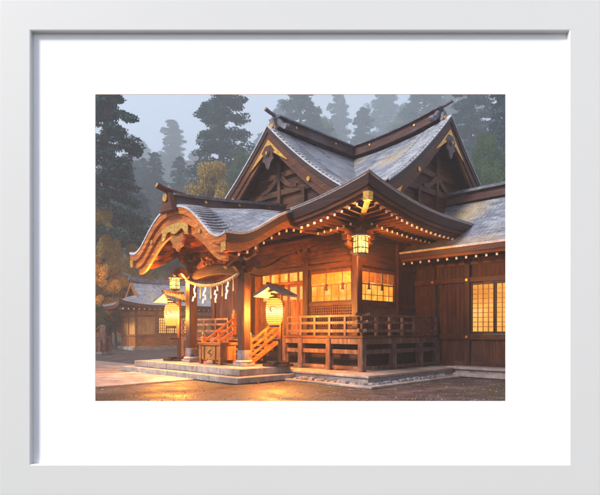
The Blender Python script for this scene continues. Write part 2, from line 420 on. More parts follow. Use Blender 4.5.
# side gables (near right one and the far one) and the front gable
nr = Vector((0, -1, 0))
verge_board(lambda a: z_side(RC_+a, VG), 4.95, lambda a, z, o: (RC_+a, VG-o, z), None, 'side')
gable_wall(lambda a: z_side(RC_+a, 1.0), 5.2, 7.3, lambda a, z, o: (RC_+a, VG-o, z))
verge_board(lambda a: z_side(RC_+a, 2*LC-VG), 4.95, lambda a, z, o: (RC_+a, 2*LC-VG+o, z), None, 'side')
gable_wall(lambda a: z_side(RC_+a, 2*LC-1.0), 5.2, 7.3, lambda a, z, o: (RC_+a, 2*LC-VG+o, z))
verge_board(lambda a: z_front(FG, LC+a), 4.75, lambda a, z, o: (FG-o, LC+a, z), None, 'front')
gable_wall(lambda a: z_front(1.5, LC+a), 5.0, 7.25, lambda a, z, o: (FG-o, LC+a, z))
ridge([(RC_, l, z_side(RC_, l)) for l in lin(VG+.45, 2*LC-VG-.45, 41)], (1, 0, 0), [(0, (0, -1, 0)), (40, (0, 1, 0))], h=.56, w=.5, scale=.68)
ridge([(r, LC, z_front(r, LC)) for r in lin(FG+.4, RC_-.3, 24)], (0, 1, 0), [(0, (-1, 0, 0))], h=.52, w=.5, scale=.68)

def verge_tiles(pf, place, amax, step, r0, depth, parent, wobble=0):
    for sg in (-1, 1):
        mb = MB(); a = .35
        while a < amax:
            mb.tube([place(sg*a, pf(sg*a, o)+.035, -o) for o in lin(r0, depth, 5)], [q*(wobble or 1) for q in (.07, .066, .06, .05, .02)], 6)
            a += step
        mb.build('verge_tiles', ['roof_edge2'], parent, 0, True)
M['roof_edge2'] = mat('verge_tile_metal', [(.12, .13, .16), (.26, .27, .31), (.4, .4, .44)], .36, nscale=1.5, bump=.1)
verge_tiles(lambda a, o: z_side(RC_+a, VG+max(.002, o)), lambda a, z, o: (RC_+a, VG-o, z), 5.0, .2, -.02, 1.25, roof)
verge_tiles(lambda a, o: z_side(RC_+a, 2*LC-VG-max(.002, o)), lambda a, z, o: (RC_+a, 2*LC-VG+o, z), 5.0, .2, -.02, 1.25, roof)
verge_tiles(lambda a, o: z_front(FG+max(0, o), LC+a), lambda a, z, o: (FG-o, LC+a, z), 4.8, .2, -.02, 1.25, roof)

# ---- eaves: thick bark edge, soffit, rafters
PL0, PL1 = 2.45, 9.35                # the porch roof breaks the front eave here
def eave_edge(path):
    """path: list of (r, l, inward normal)"""
    pass
def eave_run(pts, inn, nm='eave_edge'):
    inn = Vector((inn[0], inn[1], 0)); up = Vector((0, 0, 1))
    P = [Vector((r, l, z_hip(r, l))) for r, l in pts]
    n = len(P)
    d0 = (P[-1]-P[0]); d0.z = 0; d0.normalize()
    def ins(k):                       # inset copy; mitre at both hip corners
        out = []
        for i, p in enumerate(P):
            q = p + inn*k
            for (cr, cl) in ((E0, E0), (E0, L1), (R1, E0), (R1, L1)):
                if (Vector((p.x, p.y)) - Vector((cr, cl))).length < .02:
                    q = q + d0*(k if i == 0 else -k)
            out.append(q)
        return out
    mb = MB()
    a, b = ins(0), ins(.05); mb.ribbon([p+up*.03 for p in a], [p-up*.06 for p in b], inn*.05, 1)
    a, b = ins(.04), ins(.10); mb.ribbon([p-up*.062 for p in a], [p-up*.40 for p in b], inn*.3, 0)
    a, b = ins(.16), ins(.18); mb.ribbon([p-up*.402 for p in a], [p-up*.54 for p in b], inn*.3, 2)
    a, b = ins(.28), ins(.30); mb.ribbon([p-up*.542 for p in a], [p-up*.66 for p in b], inn*.3, 2)
    mb.build(nm, ['fascia_dk', 'roof_edge', 'fascia'], hall)
eave_run([(E0, l) for l in lin(E0, PL0, 20)], (1, 0))
eave_run([(E0, l) for l in lin(PL1, L1, 20)], (1, 0))
eave_run([(r, E0) for r in lin(E0, R1, 60)], (0, 1))
eave_run([(r, L1) for r in lin(E0, R1, 60)], (0, -1))
eave_run([(R1, l) for l in lin(E0, L1, 60)], (-1, 0))
WR0, WR1, WL0, WL1 = 1.2, 12.6, 1.2, 10.9
mb = MB()
def sof(e0, e1, w0, w1):
    def fn(s, t):
        e = Vector(e0).lerp(Vector(e1), s); w = Vector(w0).lerp(Vector(w1), s)
        ze = z_hip(e.x, e.y)-.64
        p = e.lerp(w, t)
        return (p.x, p.y, lerp(ze, 6.12, t))
    return fn
i_ = .32
ec = [(E0+i_, E0+i_), (E0+i_, L1-i_), (R1-i_, L1-i_), (R1-i_, E0+i_)]
wc = [(WR0, WL0), (WR0, WL1), (WR1, WL1), (WR1, WL0)]
for k in range(4):
    mb.grid(sof(ec[k], ec[(k+1) % 4], wc[k], wc[(k+1) % 4]), lin(0, 1, 50), lin(0, 1, 4), 0)
mb.build('soffit', ['wood_h'], hall, smooth=True)

rm = MB(); rm.box(0.02, 1, -.05, .05, -.07, .05, 0); rm.box(-.012, .02, -.04, .04, -.058, .035, 1)
raf_me = rm.mesh('rafter', ['wood_h', 'white'])
def rafter(p, q, parent):
    p, q = Vector(p), Vector(q); d = q-p; ln = d.length
    o = bpy.data.objects.new('rafter', raf_me); COL.objects.link(o); o.parent = parent
    o.location = p; o.scale = (ln, 1, 1)
    o.rotation_euler = (0, -math.atan2(d.z, math.hypot(d.x, d.y)), math.atan2(d.y, d.x))
def zsof(e, t): return lerp(z_hip(*e)-.64, 6.12, t)
for row, (t0, dz) in enumerate(((.02, -.09), (.42, -.27))):
    l = -.55
    while l < 2.5:
        e = E0+i_ ; x0 = lerp(e, WR0, t0); x1 = min(WR0-.05, l-.1)
        if x1-x0 > .25:
            tz = (x1-e)/(WR0-e)
            rafter((x0, l, zsof((E0, l), t0)+dz), (x1, l, zsof((E0, l), tz)+dz), hall)
        l += .34
    r = -.55
    while r < 6.6:
        e = E0+i_; y0 = lerp(e, WL0, t0); y1 = min(WL0-.05, r-.1)
        if y1-y0 > .25:
            tz = (y1-e)/(WL0-e)
            rafter((r, y0, zsof((r, E0), t0)+dz), (r, y1, zsof((r, E0), tz)+dz), hall)
        r += .34
mb = MB()
mb.beam((E0+.22, E0+.22, z_hip(E0, E0)-.80), (1.1, 1.1, 5.95), .2, .26, 0)
mb.cbox((E0+.19, E0+.19, z_hip(E0, E0)-.80), (.24, .24, .3), 1)
mb.build('corner_rafter', ['wood_h', 'gold'], hall)

# ---- walls
DK, RAIL = 1.69, .76
def P(name, mb, mats, parent=None, bevel=.008): return mb.build(name, mats, parent or hall, bevel)
# posts
mb = MB()
posts = [(WR0, WL0), (WR0, 4.0), (WR0, 7.85), (WR0, WL1), (4.0, WL0)]
pm = MB(); pm.box(-.15, .15, -.15, .15, 0, 4.4); post_me = pm.mesh('post', ['wood'])
for r, l in posts:
    o = bpy.data.objects.new('wall_post', post_me); COL.objects.link(o); o.parent = hall; o.location = (r, l, DK-.2)
    b = o.modifiers.new('bevel', 'BEVEL'); b.width = .025; b.limit_method = 'ANGLE'
# wall boards (upper) and beams
mb = MB()
mb.box(WR0-.02, WR0+.08, WL0+.16, WL1-.16, 4.72, 6.0)
mb.box(WR0+.16, WR1, WL0-.02, WL0+.08, 4.72, 6.0)
mb.box(WR1-.1, WR1, WL0+.1, WL1-.1, DK, 6.0)
mb.box(WR0+.16, WR1, WL1-.08, WL1+.02, DK, 6.0)
P('upper_wall', mb, ['board'], bevel=0)
mb = MB()
for z, h, o in ((4.62, .2, .10), (5.22, .16, .06), (5.78, .26, .16)):
    mb.box(WR0-o, WR0+.0, WL0-o-.05, WL1, z-h/2, z+h/2)
    mb.box(WR0+.003, 6.2, WL0-o, WL0-.0, z-h/2-.003, z+h/2-.003)
for z, h, o in ((3.0, .14, .08), (1.95, .2, .1)):
    mb.box(WR0-o, WR0+.0, WL0-o-.05, 3.85, z-h/2, z+h/2)
    mb.box(WR0+.003, 6.2, WL0-o, WL0-.0, z-h/2-.003, z+h/2-.003)
P('wall_beam', mb, ['wood_h'])
for bx_ in ((WR0-.0, WR0+.06, WL0+.15, 3.85, DK, 3.0), (WR0-.0, WR0+.06, 8.0, WL1-.15, DK, 4.6), (WR0+.15, 4.15, WL0, WL0+.06, DK, 3.0), (4.15, 5.5, WL0+.0, WL0+.06, DK, 4.6)):
    mb = MB(); mb.box(*bx_); P('lower_wall', mb, ['plank_x' if bx_[1]-bx_[0] > 1 else 'plank'], bevel=0)
# lattice under the windows
mb = MB()
for l in lin(WL0+.22, 3.8, 24): mb.box(WR0-.05, WR0-.012, l-.018, l+.018, 2.06, 2.94)
for z in lin(2.14, 2.88, 7): mb.box(WR0-.04, WR0-.006, WL0+.16, 3.84, z-.016, z+.016)
for r in lin(WR0+.22, 3.82, 23): mb.box(r-.018, r+.018, WL0-.05, WL0-.012, 2.06, 2.94)
for z in lin(2.14, 2.88, 7): mb.box(WR0+.16, 3.84, WL0-.04, WL0-.006, z-.016, z+.016)
P('lattice_panel', mb, ['lattice'], bevel=0)

def lit_window(axis, a0, a1):
    """window in the front (axis 'l') or side ('r') wall between a0 and a1"""
    z0, z1 = 3.07, 4.52
    def bx(mb, u0, u1, d0, d1, za, zb, mi=0):      # d = distance out of the wall
        if axis == 'l': mb.box(WR0-d1, WR0-d0, u0, u1, za, zb, mi)
        else: mb.box(u0, u1, WL0-d1, WL0-d0, za, zb, mi)
    f = MB()
    bx(f, a0, a0+.09, -.05, .07, z0, z1); bx(f, a1-.09, a1, -.05, .07, z0, z1)
    bx(f, a0+.09, a1-.09, -.05, .065, z1-.08, z1); bx(f, a0+.09, a1-.09, -.05, .065, z0, z0+.07)
    fo = f.build('window', ['wood'], hall, .008)
    g = MB(); bx(g, a0+.08, a1-.08, -.07, -.05, z0+.05, z1-.05); g.build('pane', ['win'], fo)
    m = MB()
    for u in lin(a0, a1, 7)[1:-1]: bx(m, u-.012, u+.012, -.045, -.015, z0+.07, 3.78)
    bx(m, a0+.09, a1-.09, -.04, -.012, 3.78, 3.84); bx(m, a0+.09, a1-.09, -.04, -.014, 3.36, 3.385)
    # things standing inside, seen as shapes before the light
    m.build('glazing_bar', ['honey'], fo)
    c = MB(); n = 5; wd = (a1-a0-.2)/n
    for k in range(n):
        u = a0+.1+wd*k; bx(c, u+.02, u+wd-.02, .0, .02, 3.86+.02*(k % 2), z1-.09)
    c.build('curtain', ['cloth'], fo)
    v = MB(); bx(v, a0+.1, a1-.1, .022, .045, z1-.2, z1-.085); v.build('valance', ['tassel'], fo)
    for k in range(1, n, 2):
        u = a0+.1+wd*k; tz = MB()
        bx(tz, u-.014, u+.014, .03, .055, 3.85, z1-.1); bx(tz, u-.05, u+.05, .018, .075, 3.62, 3.86); bx(tz, u-.07, u+.07, .012, .085, 3.58, 3.64)
        tz.build('tassel', ['tassel'], fo, .01)
lit_window('l', WL0+.17, 3.84)
lit_window('r', WR0+.17, 3.84)

# entrance bay: warm panelled doors behind the porch
mb = MB()
mb.box(2.0, 2.1, 4.0, 7.9, DK, 6.0); mb.box(1.25, 2.0, 3.92, 4.0, DK, 4.6); mb.box(1.25, 2.0, 7.9, 7.98, DK, 4.6)
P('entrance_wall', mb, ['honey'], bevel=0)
n = 6; wd = 3.9/n
for k in range(n):
    u0, u1 = 4.0+wd*k, 4.0+wd*(k+1)
    d = MB()
    d.box(1.93, 1.997, u0+.02, u0+.09, DK+.02, 4.05); d.box(1.93, 1.997, u1-.09, u1-.02, DK+.02, 4.05)
    for z in (DK+.07, 2.55, 3.3, 4.0): d.box(1.935, 1.997, u0+.09, u1-.09, z-.05, z+.05)
    d.box(1.965, 1.996, u0+.09, u1-.09, DK+.12, 2.5); d.box(1.965, 1.996, u0+.09, u1-.09, 2.6, 3.25)
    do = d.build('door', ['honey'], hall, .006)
    g = MB(); g.box(1.97, 1.99, u0+.09, u1-.09, 3.35, 3.95); g.build('pane', ['shoji'], do)
    t = MB(); t.box(1.96, 1.99, u0+.06, u1-.06, 4.22, 4.62); t.build('transom_pane', ['win'], do)
mb = MB(); mb.box(1.9, 2.0, 4.0, 7.9, 4.06, 4.2); mb.box(1.9, 2.0, 4.0, 7.9, 4.66, 4.8)
for l in lin(4.0, 7.9, n+1): mb.box(1.92, 1.998, l-.05, l+.05, 4.2, 4.66)
P('transom', mb, ['honey_h'])
mb = MB(); mb.box(1.86, 1.925, 6.3, 7.35, 3.05, 3.62); b_ = P('framed_plaque', mb, ['honey'])
mb = MB(); mb.box(1.85, 1.862, 6.37, 7.28, 3.12, 3.55); mb.build('picture_panel', ['picture'], b_)
mb = MB(); mb.box(1.86, 1.925, 4.32, 4.78, 2.35, 3.15); b_ = P('notice_board', mb, ['wood'])
mb = MB(); mb.box(1.852, 1.862, 4.37, 4.73, 2.42, 3.08); mb.build('board_panel', ['dark'], b_)

# brackets: stacked blocks and arms
def bracket(r, l, z, s=1.0, parent=hall, m='wood_h'):
    b = MB()
    b.cbox((r, l, z+.1*s), (.36*s, .36*s, .2*s))
    for ax in (0, 1):
        for sg in (-1, 1):
            d = Vector((sg, 0, 0)) if ax == 0 else Vector((0, sg, 0))
            p0 = Vector((r, l, z+.3*s))
            pts = [p0 + d*(.62*s*t) + Vector((0, 0, -.08*s + .16*s*t*t)) for t in lin(.1, 1, 6)]
            b.sweep(pts, .15*s, [.24*s, .23*s, .2*s, .18*s, .16*s, .14*s], 0)
            b.cbox(p0 + d*.56*s + Vector((0, 0, .22*s)), (.24*s, .24*s, .17*s))
    b.cbox((r, l, z+.5*s), (.26*s, .26*s, .2*s))
    b.cbox((r, l, z+.68*s), (1.5*s, .15*s, .15*s)); b.cbox((r, l, z+.685*s), (.15*s, 1.5*s, .15*s))
    return b.build('bracket', [m], parent, .012)
bracket(WR0-.02, WL0-.02, 4.95, 1.15)
bracket(WR0-.1, 4.0, 4.95, .9)
b = MB()
for k, t in enumerate((.25, .55, .85)):
    b.cbox((WR0-.12-t, WL0-.12-t, 5.18+.22*k), (.3, .3, .2))
b.beam((WR0, WL0, 5.08), (WR0-.85, WL0-.85, 5.42), .16, .24)
b.build('corner_bracket', ['wood_h'], hall, .012)

# ---- veranda
mb = MB(); mb.box(-.12, WR0+.0, -.12, 4.1, DK-.10, DK); mb.box(WR0, 5.38, -.12, WL0, DK-.10, DK); mb.box(-.12, WR0, 4.1, 12.2, DK-.1, DK)
mb.box(WR0, 2.0, 3.9, 8.0, DK-.1, DK-.004)
P('veranda_deck', mb, ['wood_h'])
mb = MB(); mb.box(-.08, .06, -.08, 12.1, DK-.32, DK-.1); mb.box(.06, 5.3, -.08, .06, DK-.322, DK-.1)
mb.box(-.03, .05, 0, 4.0, 1.0, 1.16); mb.box(.05, 5.3, -.03, .05, 1.0, 1.16)
mb.box(-.03, .05, 0, 4.0, .42, .54); mb.box(.05, 5.3, -.03, .05, .42, .54)
P('veranda_beam', mb, ['weathered'])
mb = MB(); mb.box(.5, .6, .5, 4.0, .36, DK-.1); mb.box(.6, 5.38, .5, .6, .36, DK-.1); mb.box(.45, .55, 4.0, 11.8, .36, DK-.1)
P('underfloor_wall', mb, ['dark'], bevel=0)  # near-black colour stands in for shade in the voids under the deck
pm = MB(); pm.box(-.12, .12, -.12, .12, 0, DK-.1-.36); vp = pm.mesh('veranda_post', ['weathered'])
for r, l in ((0, 0), (1.95, 0), (3.9, 0), (5.25, 0), (0, 1.6), (0, 3.15), (0, 4.15), (0, 8.3), (0, 10), (0, 12)):
    o = bpy.data.objects.new('veranda_post', vp); COL.objects.link(o); o.parent = hall; o.location = (r, l, .36)
    b = o.modifiers.new('bevel', 'BEVEL'); b.width = .02; b.limit_method = 'ANGLE'
def railing(p, q, ext0, ext1, nb):
    p, q = Vector(p), Vector(q); d = (q-p).normalized(); up = Vector((0, 0, 1))
    mb = MB()
    for k, (z, w, h) in enumerate(((RAIL, .10, .09), (.50, .085, .10), (.18, .09, .12))):
        e0 = ext0*(1, .75, .55)[k]; e1 = ext1*(1, .75, .55)[k]
        pts = [p - d*e0 + up*(z+.10*e0), p - d*e0*.5 + up*(z+.02*e0), p + up*z]
        if ext0 == 0: pts = [p + up*z]
        pts += [q + up*z] + ([q + d*e1*.5 + up*(z+.02*e1), q + d*e1 + up*(z+.1*e1)] if ext1 else [])
        mb.sweep(pts, w, h)
    o = P('railing', mb, ['weathered'])
    for i in range(nb):
        c = p.lerp(q, i/(nb-1)); b = MB(); b.box(c.x-.055, c.x+.055, c.y-.055, c.y+.055, DK, DK+RAIL-.04)
        b.build('baluster', ['weathered'], o, .01)
railing((0, 0, DK), (0, 3.95, DK), .42, 0, 6)
railing((0, 0.0, DK+.012), (5.25, 0.0, DK+.012), .42, 0, 7)
railing((0, 8.1, DK), (0, 12.1, DK), 0, .3, 5)

# ---- stairs up from the porch
PF = .5
mb = MB(); n = 6
for k in range(n):
    z = PF + (DK-PF)*(k+1)/(n); r0 = -1.62 + 1.5*k/(n-1+.001)*1.0
    if k < n-1: mb.box(r0, r0+.36, 4.45, 7.55, z-.06, z)
    if k < n-1: mb.box(r0+.30, r0+.33, 4.45, 7.55, z-.2 if k == 0 else z-.26, z-.06)
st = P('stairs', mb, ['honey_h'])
for l in (4.38, 7.62):
    mb = MB(); mb.beam((-1.72, l, PF+.06), (-.1, l, DK-.2), .10, .18); mb.build('stringer', ['honey_h'], st, .01)
for l in (4.38, 7.62):
    mb = MB()
    for z in (.78, .5, .22): mb.beam((-1.72, l, PF+z+.12), (-.02, l, DK+z), .08, .09)
    mb.box(-1.82, -1.66, l-.08, l+.08, PF, PF+1.12); mb.box(-.10, .06, l-.08, l+.08, DK-.3, DK+1.0)
    mb.box(-.95, -.85, l-.05, l+.05, PF+.5, PF+1.42)
    h_ = mb.build('handrail', ['honey_h'], st, .01)
    k = MB()
    for r, z in ((-1.74, PF+1.12), (-.02, DK+1.0)): k.lathe([(.05, 0), (.08, .03), (.06, .06), (.085, .12), (.05, .19), (.01, .24)], (r, l, z), 12)
    k.build('finial', ['cap'], h_, 0, True)

# ---- stone bases
mb = MB(); mb.box(-1.25, 6.0, -1.25, 2.2, .27, .36); mb.box(-1.25, 2.0, 2.2, 13.2, .27, .36)
P('stone_base', mb, ['stone_lt'], bevel=.02)
mb = MB(); mb.box(-1.18, 6.0, -1.18, 2.2, .02, .27); mb.box(-1.18, 2.0, 2.2, 13, .02, .27)
P('base_wall', mb, ['stone'], bevel=0)
mb = MB()
rnd = random.Random(3)
def rockline(p, q):
    p, q = Vector(p), Vector(q); L_ = (q-p).length; s = 0; d = (q-p).normalized()
    while s < L_:
        w = rnd.uniform(.25, .6); c = p + d*(s+w/2); h = rnd.uniform(.09, .17)
        sx = w*.5 if abs(d.x) > .5 else .18; sy = w*.5 if abs(d.y) > .5 else .18
        k = [(.98, 0), (1.0, .5), (.8, .9), (.4, 1.0)]
        vs = []
        for rr_, zz in k:
            for j in range(7):
                t = 2*PI*j/7 + .3; jj = rnd.uniform(.85, 1.1); vs.append((c.x+sx*rr_*jj*math.cos(t), c.y+sy*rr_*jj*math.sin(t), zz*h))
        fs = [(i*7+j, i*7+(j+1) % 7, (i+1)*7+(j+1) % 7, (i+1)*7+j) for i in range(3) for j in range(7)] + [tuple(21+j for j in range(7))]
        mb.add(vs, fs); s += w*rnd.uniform(.8, 1.0)
rockline((-1.3, -1.28, 0), (6, -1.28, 0)); rockline((-1.3, -1.28, 0), (-1.3, 2.3, 0))
P('edging_stones', mb, ['rock'], bevel=0)
mb = MB(); mb.box(-1.78, -1.5, -1.78, 2.28, .0, .075); mb.box(-1.5, 4.2, -1.78, -1.5, .0, .0745); P('kerb_slab', mb, ['stone_lt'], bevel=.015)
# porch platform: two stone steps
def slab_row(r0, r1, l0, l1, z0, z1, n, nm):
    cuts = [l0] + [l0+(l1-l0)*(i+rnd.uniform(-.22, .22))/n for i in range(1, n)] + [l1]
    for a, b in zip(cuts, cuts[1:]):
        d = rnd.uniform(-.006, .006); mb = MB(); mb.box(r0+d, r1, a+.006, b-.006, z0, z1+rnd.uniform(-.004, .004)); P(nm, mb, ['stone_lt'], bevel=.022)
slab_row(-3.55, -2.62, 2.75, 10.6, .245, PF, 6, 'porch_slab'); slab_row(-2.61, -1.0, 2.75, 10.6, .245, PF, 5, 'porch_slab')
slab_row(-4.0, -3.5, 2.3, 11.1, .02, .24, 6, 'step_slab'); slab_row(-3.49, -1.1, 2.3, 11.1, .02, .24, 3, 'step_slab')

# ---- porch roof with the undulating gable
PC, PH, RF = 5.85, 3.45, -4.4
def bell(t): t = max(-1, min(1, t)); return .5*(1+math.cos(PI*min(1, abs(t)*1.04)**1.28))
def z_porch(r, l):
    t = (l-PC)/PH
    flare = .22*max(0, abs(t)-.72)**1.3/.28**1.3
    e = lerp(5.05 + flare, 6.53 + .06*flare, sstep((r+3.95)/3.0)*.92 + .08*max(0, min(1, (r-RF)/3.5)))
    return lerp(e, lerp(6.68, 7.35, (r-RF)/5.9), bell(t))
ls = lin(PC-PH, PC+PH, 61); rs_ = lin(RF, 1.9, 30)
mb = MB()
mb.grid(lambda r, l: (r, l, z_porch(r, l)), rs_, ls, 0)
pr = mb.build('porch_roof', ['roof_y'], hall, smooth=True)
mb = MB(); mb.grid(lambda r, l: (r, l, z_porch(r, l)-.52), lin(RF+.3, 1.1, 22), ls[3:-3], 0)
mb.build('porch_ceiling', ['honey_h'], pr, smooth=True)
verge_tiles(lambda a, o: z_porch(RF+max(0, o), PC+a), lambda a, z, o: (RF-o, PC+a, z), 3.4, .15, -.02, 1.0, pr, .6)
up = Vector((0, 0, 1))
mb = MB()
def pp(l, dz, dr=0): return (RF+dr, l, z_porch(RF, l)+dz)
mb.ribbon([pp(l, .035, -.05) for l in ls], [pp(l, -.05, -.05) for l in ls], (.2, 0, 0), 1)
mb.ribbon([pp(l, -.052, -.02) for l in ls], [pp(l, -.30, .0) for l in ls], (.35, 0, 0), 0)
mb.build('porch_roof_edge', ['glow_tinted_wood', 'roof_edge'], pr)
mb = MB()
l2 = ls[1:-1]
mb.ribbon([pp(l, -.302, .10) for l in l2], [pp(l, -.60-.05*bell((l-PC)/PH), .12) for l in l2], (.12, 0, 0), 0)
l3 = ls[3:-3]
mb.ribbon([pp(l, -.604-.05*bell((l-PC)/PH), .22) for l in l3], [pp(l, -.86-.16*bell((l-PC)/PH), .24) for l in l3], (.12, 0, 0), 0)
kb = mb.build('curved_bargeboard', ['glow_tinted_wood'], pr)
g = MB()
lg = [PC + x for x in lin(-.95, .95, 15)]
g.ribbon([pp(l, -.62, .08) for l in lg], [pp(l, -.80-.22*abs(math.cos((l-PC)*3.3)), .08) for l in lg], (.05, 0, 0), 0)
g.build('gilt_fitting', ['gold'], kb)
for sg in (-1, 1):
    g = MB()
    le = [PC + sg*x for x in lin(3.18, 3.42, 4)]
    g.ribbon([pp(l, -.30, -.03) for l in le], [pp(l, -.60, -.03) for l in le], (.04, 0, 0), 0)
    g.build('gilt_fitting', ['gold'], kb); g = MB()
    g.disc(pp(PC+sg*1.75, -.46, .1), (-1, 0, 0), .09, .05, 12); g.build('gilt_boss', ['gold'], kb)
p = MB()
outl = [(0, 0), (.34, -.06), (.5, -.3), (.34, -.42), (.36, -.56), (.14, -.64), (0, -.78)]
for sg in (-1, 1):
    zt = z_porch(RF, PC)-.92
    p.ribbon([(RF+.2, PC+sg*x, zt+z) for x, z in outl], [(RF+.2, PC, zt+z*.98-.01) for x, z in outl], (.1, 0, 0))
p.build('gable_pendant', ['honey_h'], kb)
# side eaves of the porch roof
for sg in (-1, 1):
    le = PC + sg*PH
    rr_ = lin(RF, .2, 24)
    mb = MB()
    mb.ribbon([(r, le+sg*.05, z_porch(r, le)+.035) for r in rr_], [(r, le+sg*.05, z_porch(r, le)-.05) for r in rr_], (0, -sg*.2, 0), 1)
    mb.ribbon([(r, le+sg*.02, z_porch(r, le)-.052) for r in rr_], [(r, le, z_porch(r, le)-.34) for r in rr_], (0, -sg*.35, 0), 0)
    mb.ribbon([(r, le-sg*.12, z_porch(r, le)-.342) for r in rr_[1:]], [(r, le-sg*.12, z_porch(r, le)-.62) for r in rr_[1:]], (0, -sg*.25, 0), 2)
    mb.build('porch_eave_edge', ['fascia_dk', 'roof_edge', 'honey_h'], pr)
for l in lin(PC-PH+.45, PC+PH-.45, 15):
    o = MB(); rr_ = lin(RF+.42, 1.0, 12)
    o.sweep([(r, l, z_porch(r, l)-.60) for r in rr_], .1, .14)
    o.build('ceiling_rafter', ['honey_h'], pr)
for r in lin(-3.7, -.6, 9):                                           # rafter ends under the near side eave
    rafter((r, PC-PH+.2, z_porch(r, PC-PH)-.72), (r, PC-PH+1.2, z_porch(r, PC-PH)-.62), pr)
# porch ridge
P_ = [(r, PC, z_porch(r, PC)+.02+.10*max(0, 1-(r-RF)/2.5)**2) for r in lin(RF-.05, 1.7, 26)]
mbr = MB(); sv = (0, 1, 0)
mbr.sweep([Vector(q)+up*.05 for q in P_], .54, .16, 0, sv); mbr.sweep([Vector(q)+up*.21 for q in P_], .34, .2, 0, sv)
ro = mbr.build('porch_ridge', ['ridge'], hall)
mbr = MB(); mbr.sweep([Vector(q)+up*.345 for q in P_], .54, .08, 0, sv); mbr.sweep([Vector(q)+up*.415 for q in P_], .26, .07, 0, sv)
mbr.build('ridge_cap', ['cap'], ro)
g = MB()
for k in (6, 13, 20):
    for sg in (-1, 1): g.disc(Vector(P_[k]) + up*.21 + Vector((0, sg*.16, 0)), (0, sg, 0), .06, .04, 12)
g.build('gilt_boss', ['gold'], ro)
e = MB(); p0 = Vector(P_[0])
out = [(-.48, -.38), (-.36, -.12), (-.29, .06), (-.22, .28), (-.09, .38), (.09, .38), (.22, .28), (.29, .06), (.36, -.12), (.48, -.38)]
e.ribbon([p0 + Vector((-.04, x, z+.05)) for x, z in out], [p0 + Vector((-.04, x*.5, -.3)) for x, z in out], (-.2, 0, 0))
b0 = p0 + up*.46
e.tube([b0 + Vector((.6, 0, -.02)), b0 + Vector((0, 0, .02)), b0 + Vector((-.35, 0, .07)), b0 + Vector((-.62, 0, .15))], [.1, .11, .11, .12], 10)
eo = e.build('ridge_end_ornament', ['fascia'], ro)
g = MB(); g.disc(p0 + Vector((-.25, 0, .2)), (-1, 0, 0), .16, .05, 18); g.build('gilt_disc', ['gold'], eo)
g = MB(); g.disc(b0 + Vector((-.62, 0, .15)), (-1, 0, .4), .09, .02, 12); g.build('gilt_disc', ['gold'], eo)

# porch pillars, beams, brackets
for l in (4.05, 7.75):
    mb = MB()
    c = .05; h_ = .2
    oct_ = [(-h_+c, -h_), (h_-c, -h_), (h_, -h_+c), (h_, h_-c), (h_-c, h_), (-h_+c, h_), (-h_, h_-c), (-h_, -h_+c)]
    mb.poly([(-2.3+x, l+y) for x, y in oct_], PF+.22, 4.62)
    po = P('porch_pillar', mb, ['wood'], bevel=0)
    mb = MB(); mb.box(-2.62, -1.98, l-.32, l+.32, PF, PF+.12); mb.lathe([(.33, .12), (.36, .17), (.30, .24)], (-2.3, l, PF), 16)
    mb.build('plinth', ['stone'], po, .02)
    mb = MB(); mb.poly([(-2.3+x*1.06, l+y*1.06) for x, y in oct_], PF+.26, PF+.62)
    mb.build('metal_band', ['cap'], po); mb = MB(); mb.poly([(-2.3+x*1.06, l+y*1.06) for x, y in oct_], 4.3, 4.4)
    mb.build('metal_band', ['cap'], po)
    bracket(-2.3, l, 4.62, .95, hall, 'wood_h')
    # carved beam nosings beyond the pillar
    d = -1 if l < 5 else 1
    mb = MB(); mb.sweep([(-2.3, l + d*(.2+.75*t), 4.3 + .22*math.sin(t*3.2)) for t in lin(0, 1, 8)], .2, [.38-.2*t for t in lin(0, 1, 8)])
    mb.sweep([(-2.5-.7*t, l, 4.3 + .2*math.sin(t*3.2)) for t in lin(0, 1, 8)], .2, [.36-.2*t for t in lin(0, 1, 8)])
    mb.build('carved_nosing', ['wood_h'], hall, .02)
    # wavy tie beam back to the hall
    mb = MB()
    mb.sweep([(-2.1 + 3.15*t, l, 4.32 + .62*sstep(t) - .14*math.sin(t*PI*2)) for t in lin(0, 1, 20)], .24, .36)
    mb.build('wavy_tie_beam', ['wood_h'], hall, .03)
mb = MB()
mb.sweep([(-2.3, 4.2 + 3.4*t, 4.22 + .2*math.sin(PI*t)) for t in lin(0, 1, 15)], .26, .42)
P('rainbow_beam', mb, ['wood_h'], bevel=.03)
mb = MB(); mb.box(-2.42, -2.18, 3.1, 8.6, 5.3, 5.52); mb.box(-2.36, -2.24, 4.3, 7.5, 4.62, 4.7)
P('porch_plate_beam', mb, ['honey_h'])
# carving between beam and plate
mb = MB(); rn = random.Random(5)
for sg in (-1, 1):
    outl = [(0, .62), (.3, .6), (.62, .42), (.95, .22), (1.25, .04), (1.3, -.06)]
    mb.ribbon([(-2.4, PC+.05+sg*x, 4.66+z) for x, z in outl], [(-2.4, PC+.05+sg*x*.8, 4.6-.06+max(0, z-.3)) for x, z in outl], (.16, 0, 0))
for k in range(16):
    c = Vector((-2.46, PC + rn.uniform(-.8, .8), 4.66 + rn.uniform(0, .32)))
    mb.lathe([(.02, -.07), (.1, -.02), (.09, .05), (.02, .09)], c, 7)
P('carved_panel', mb, ['honey'], bevel=0)

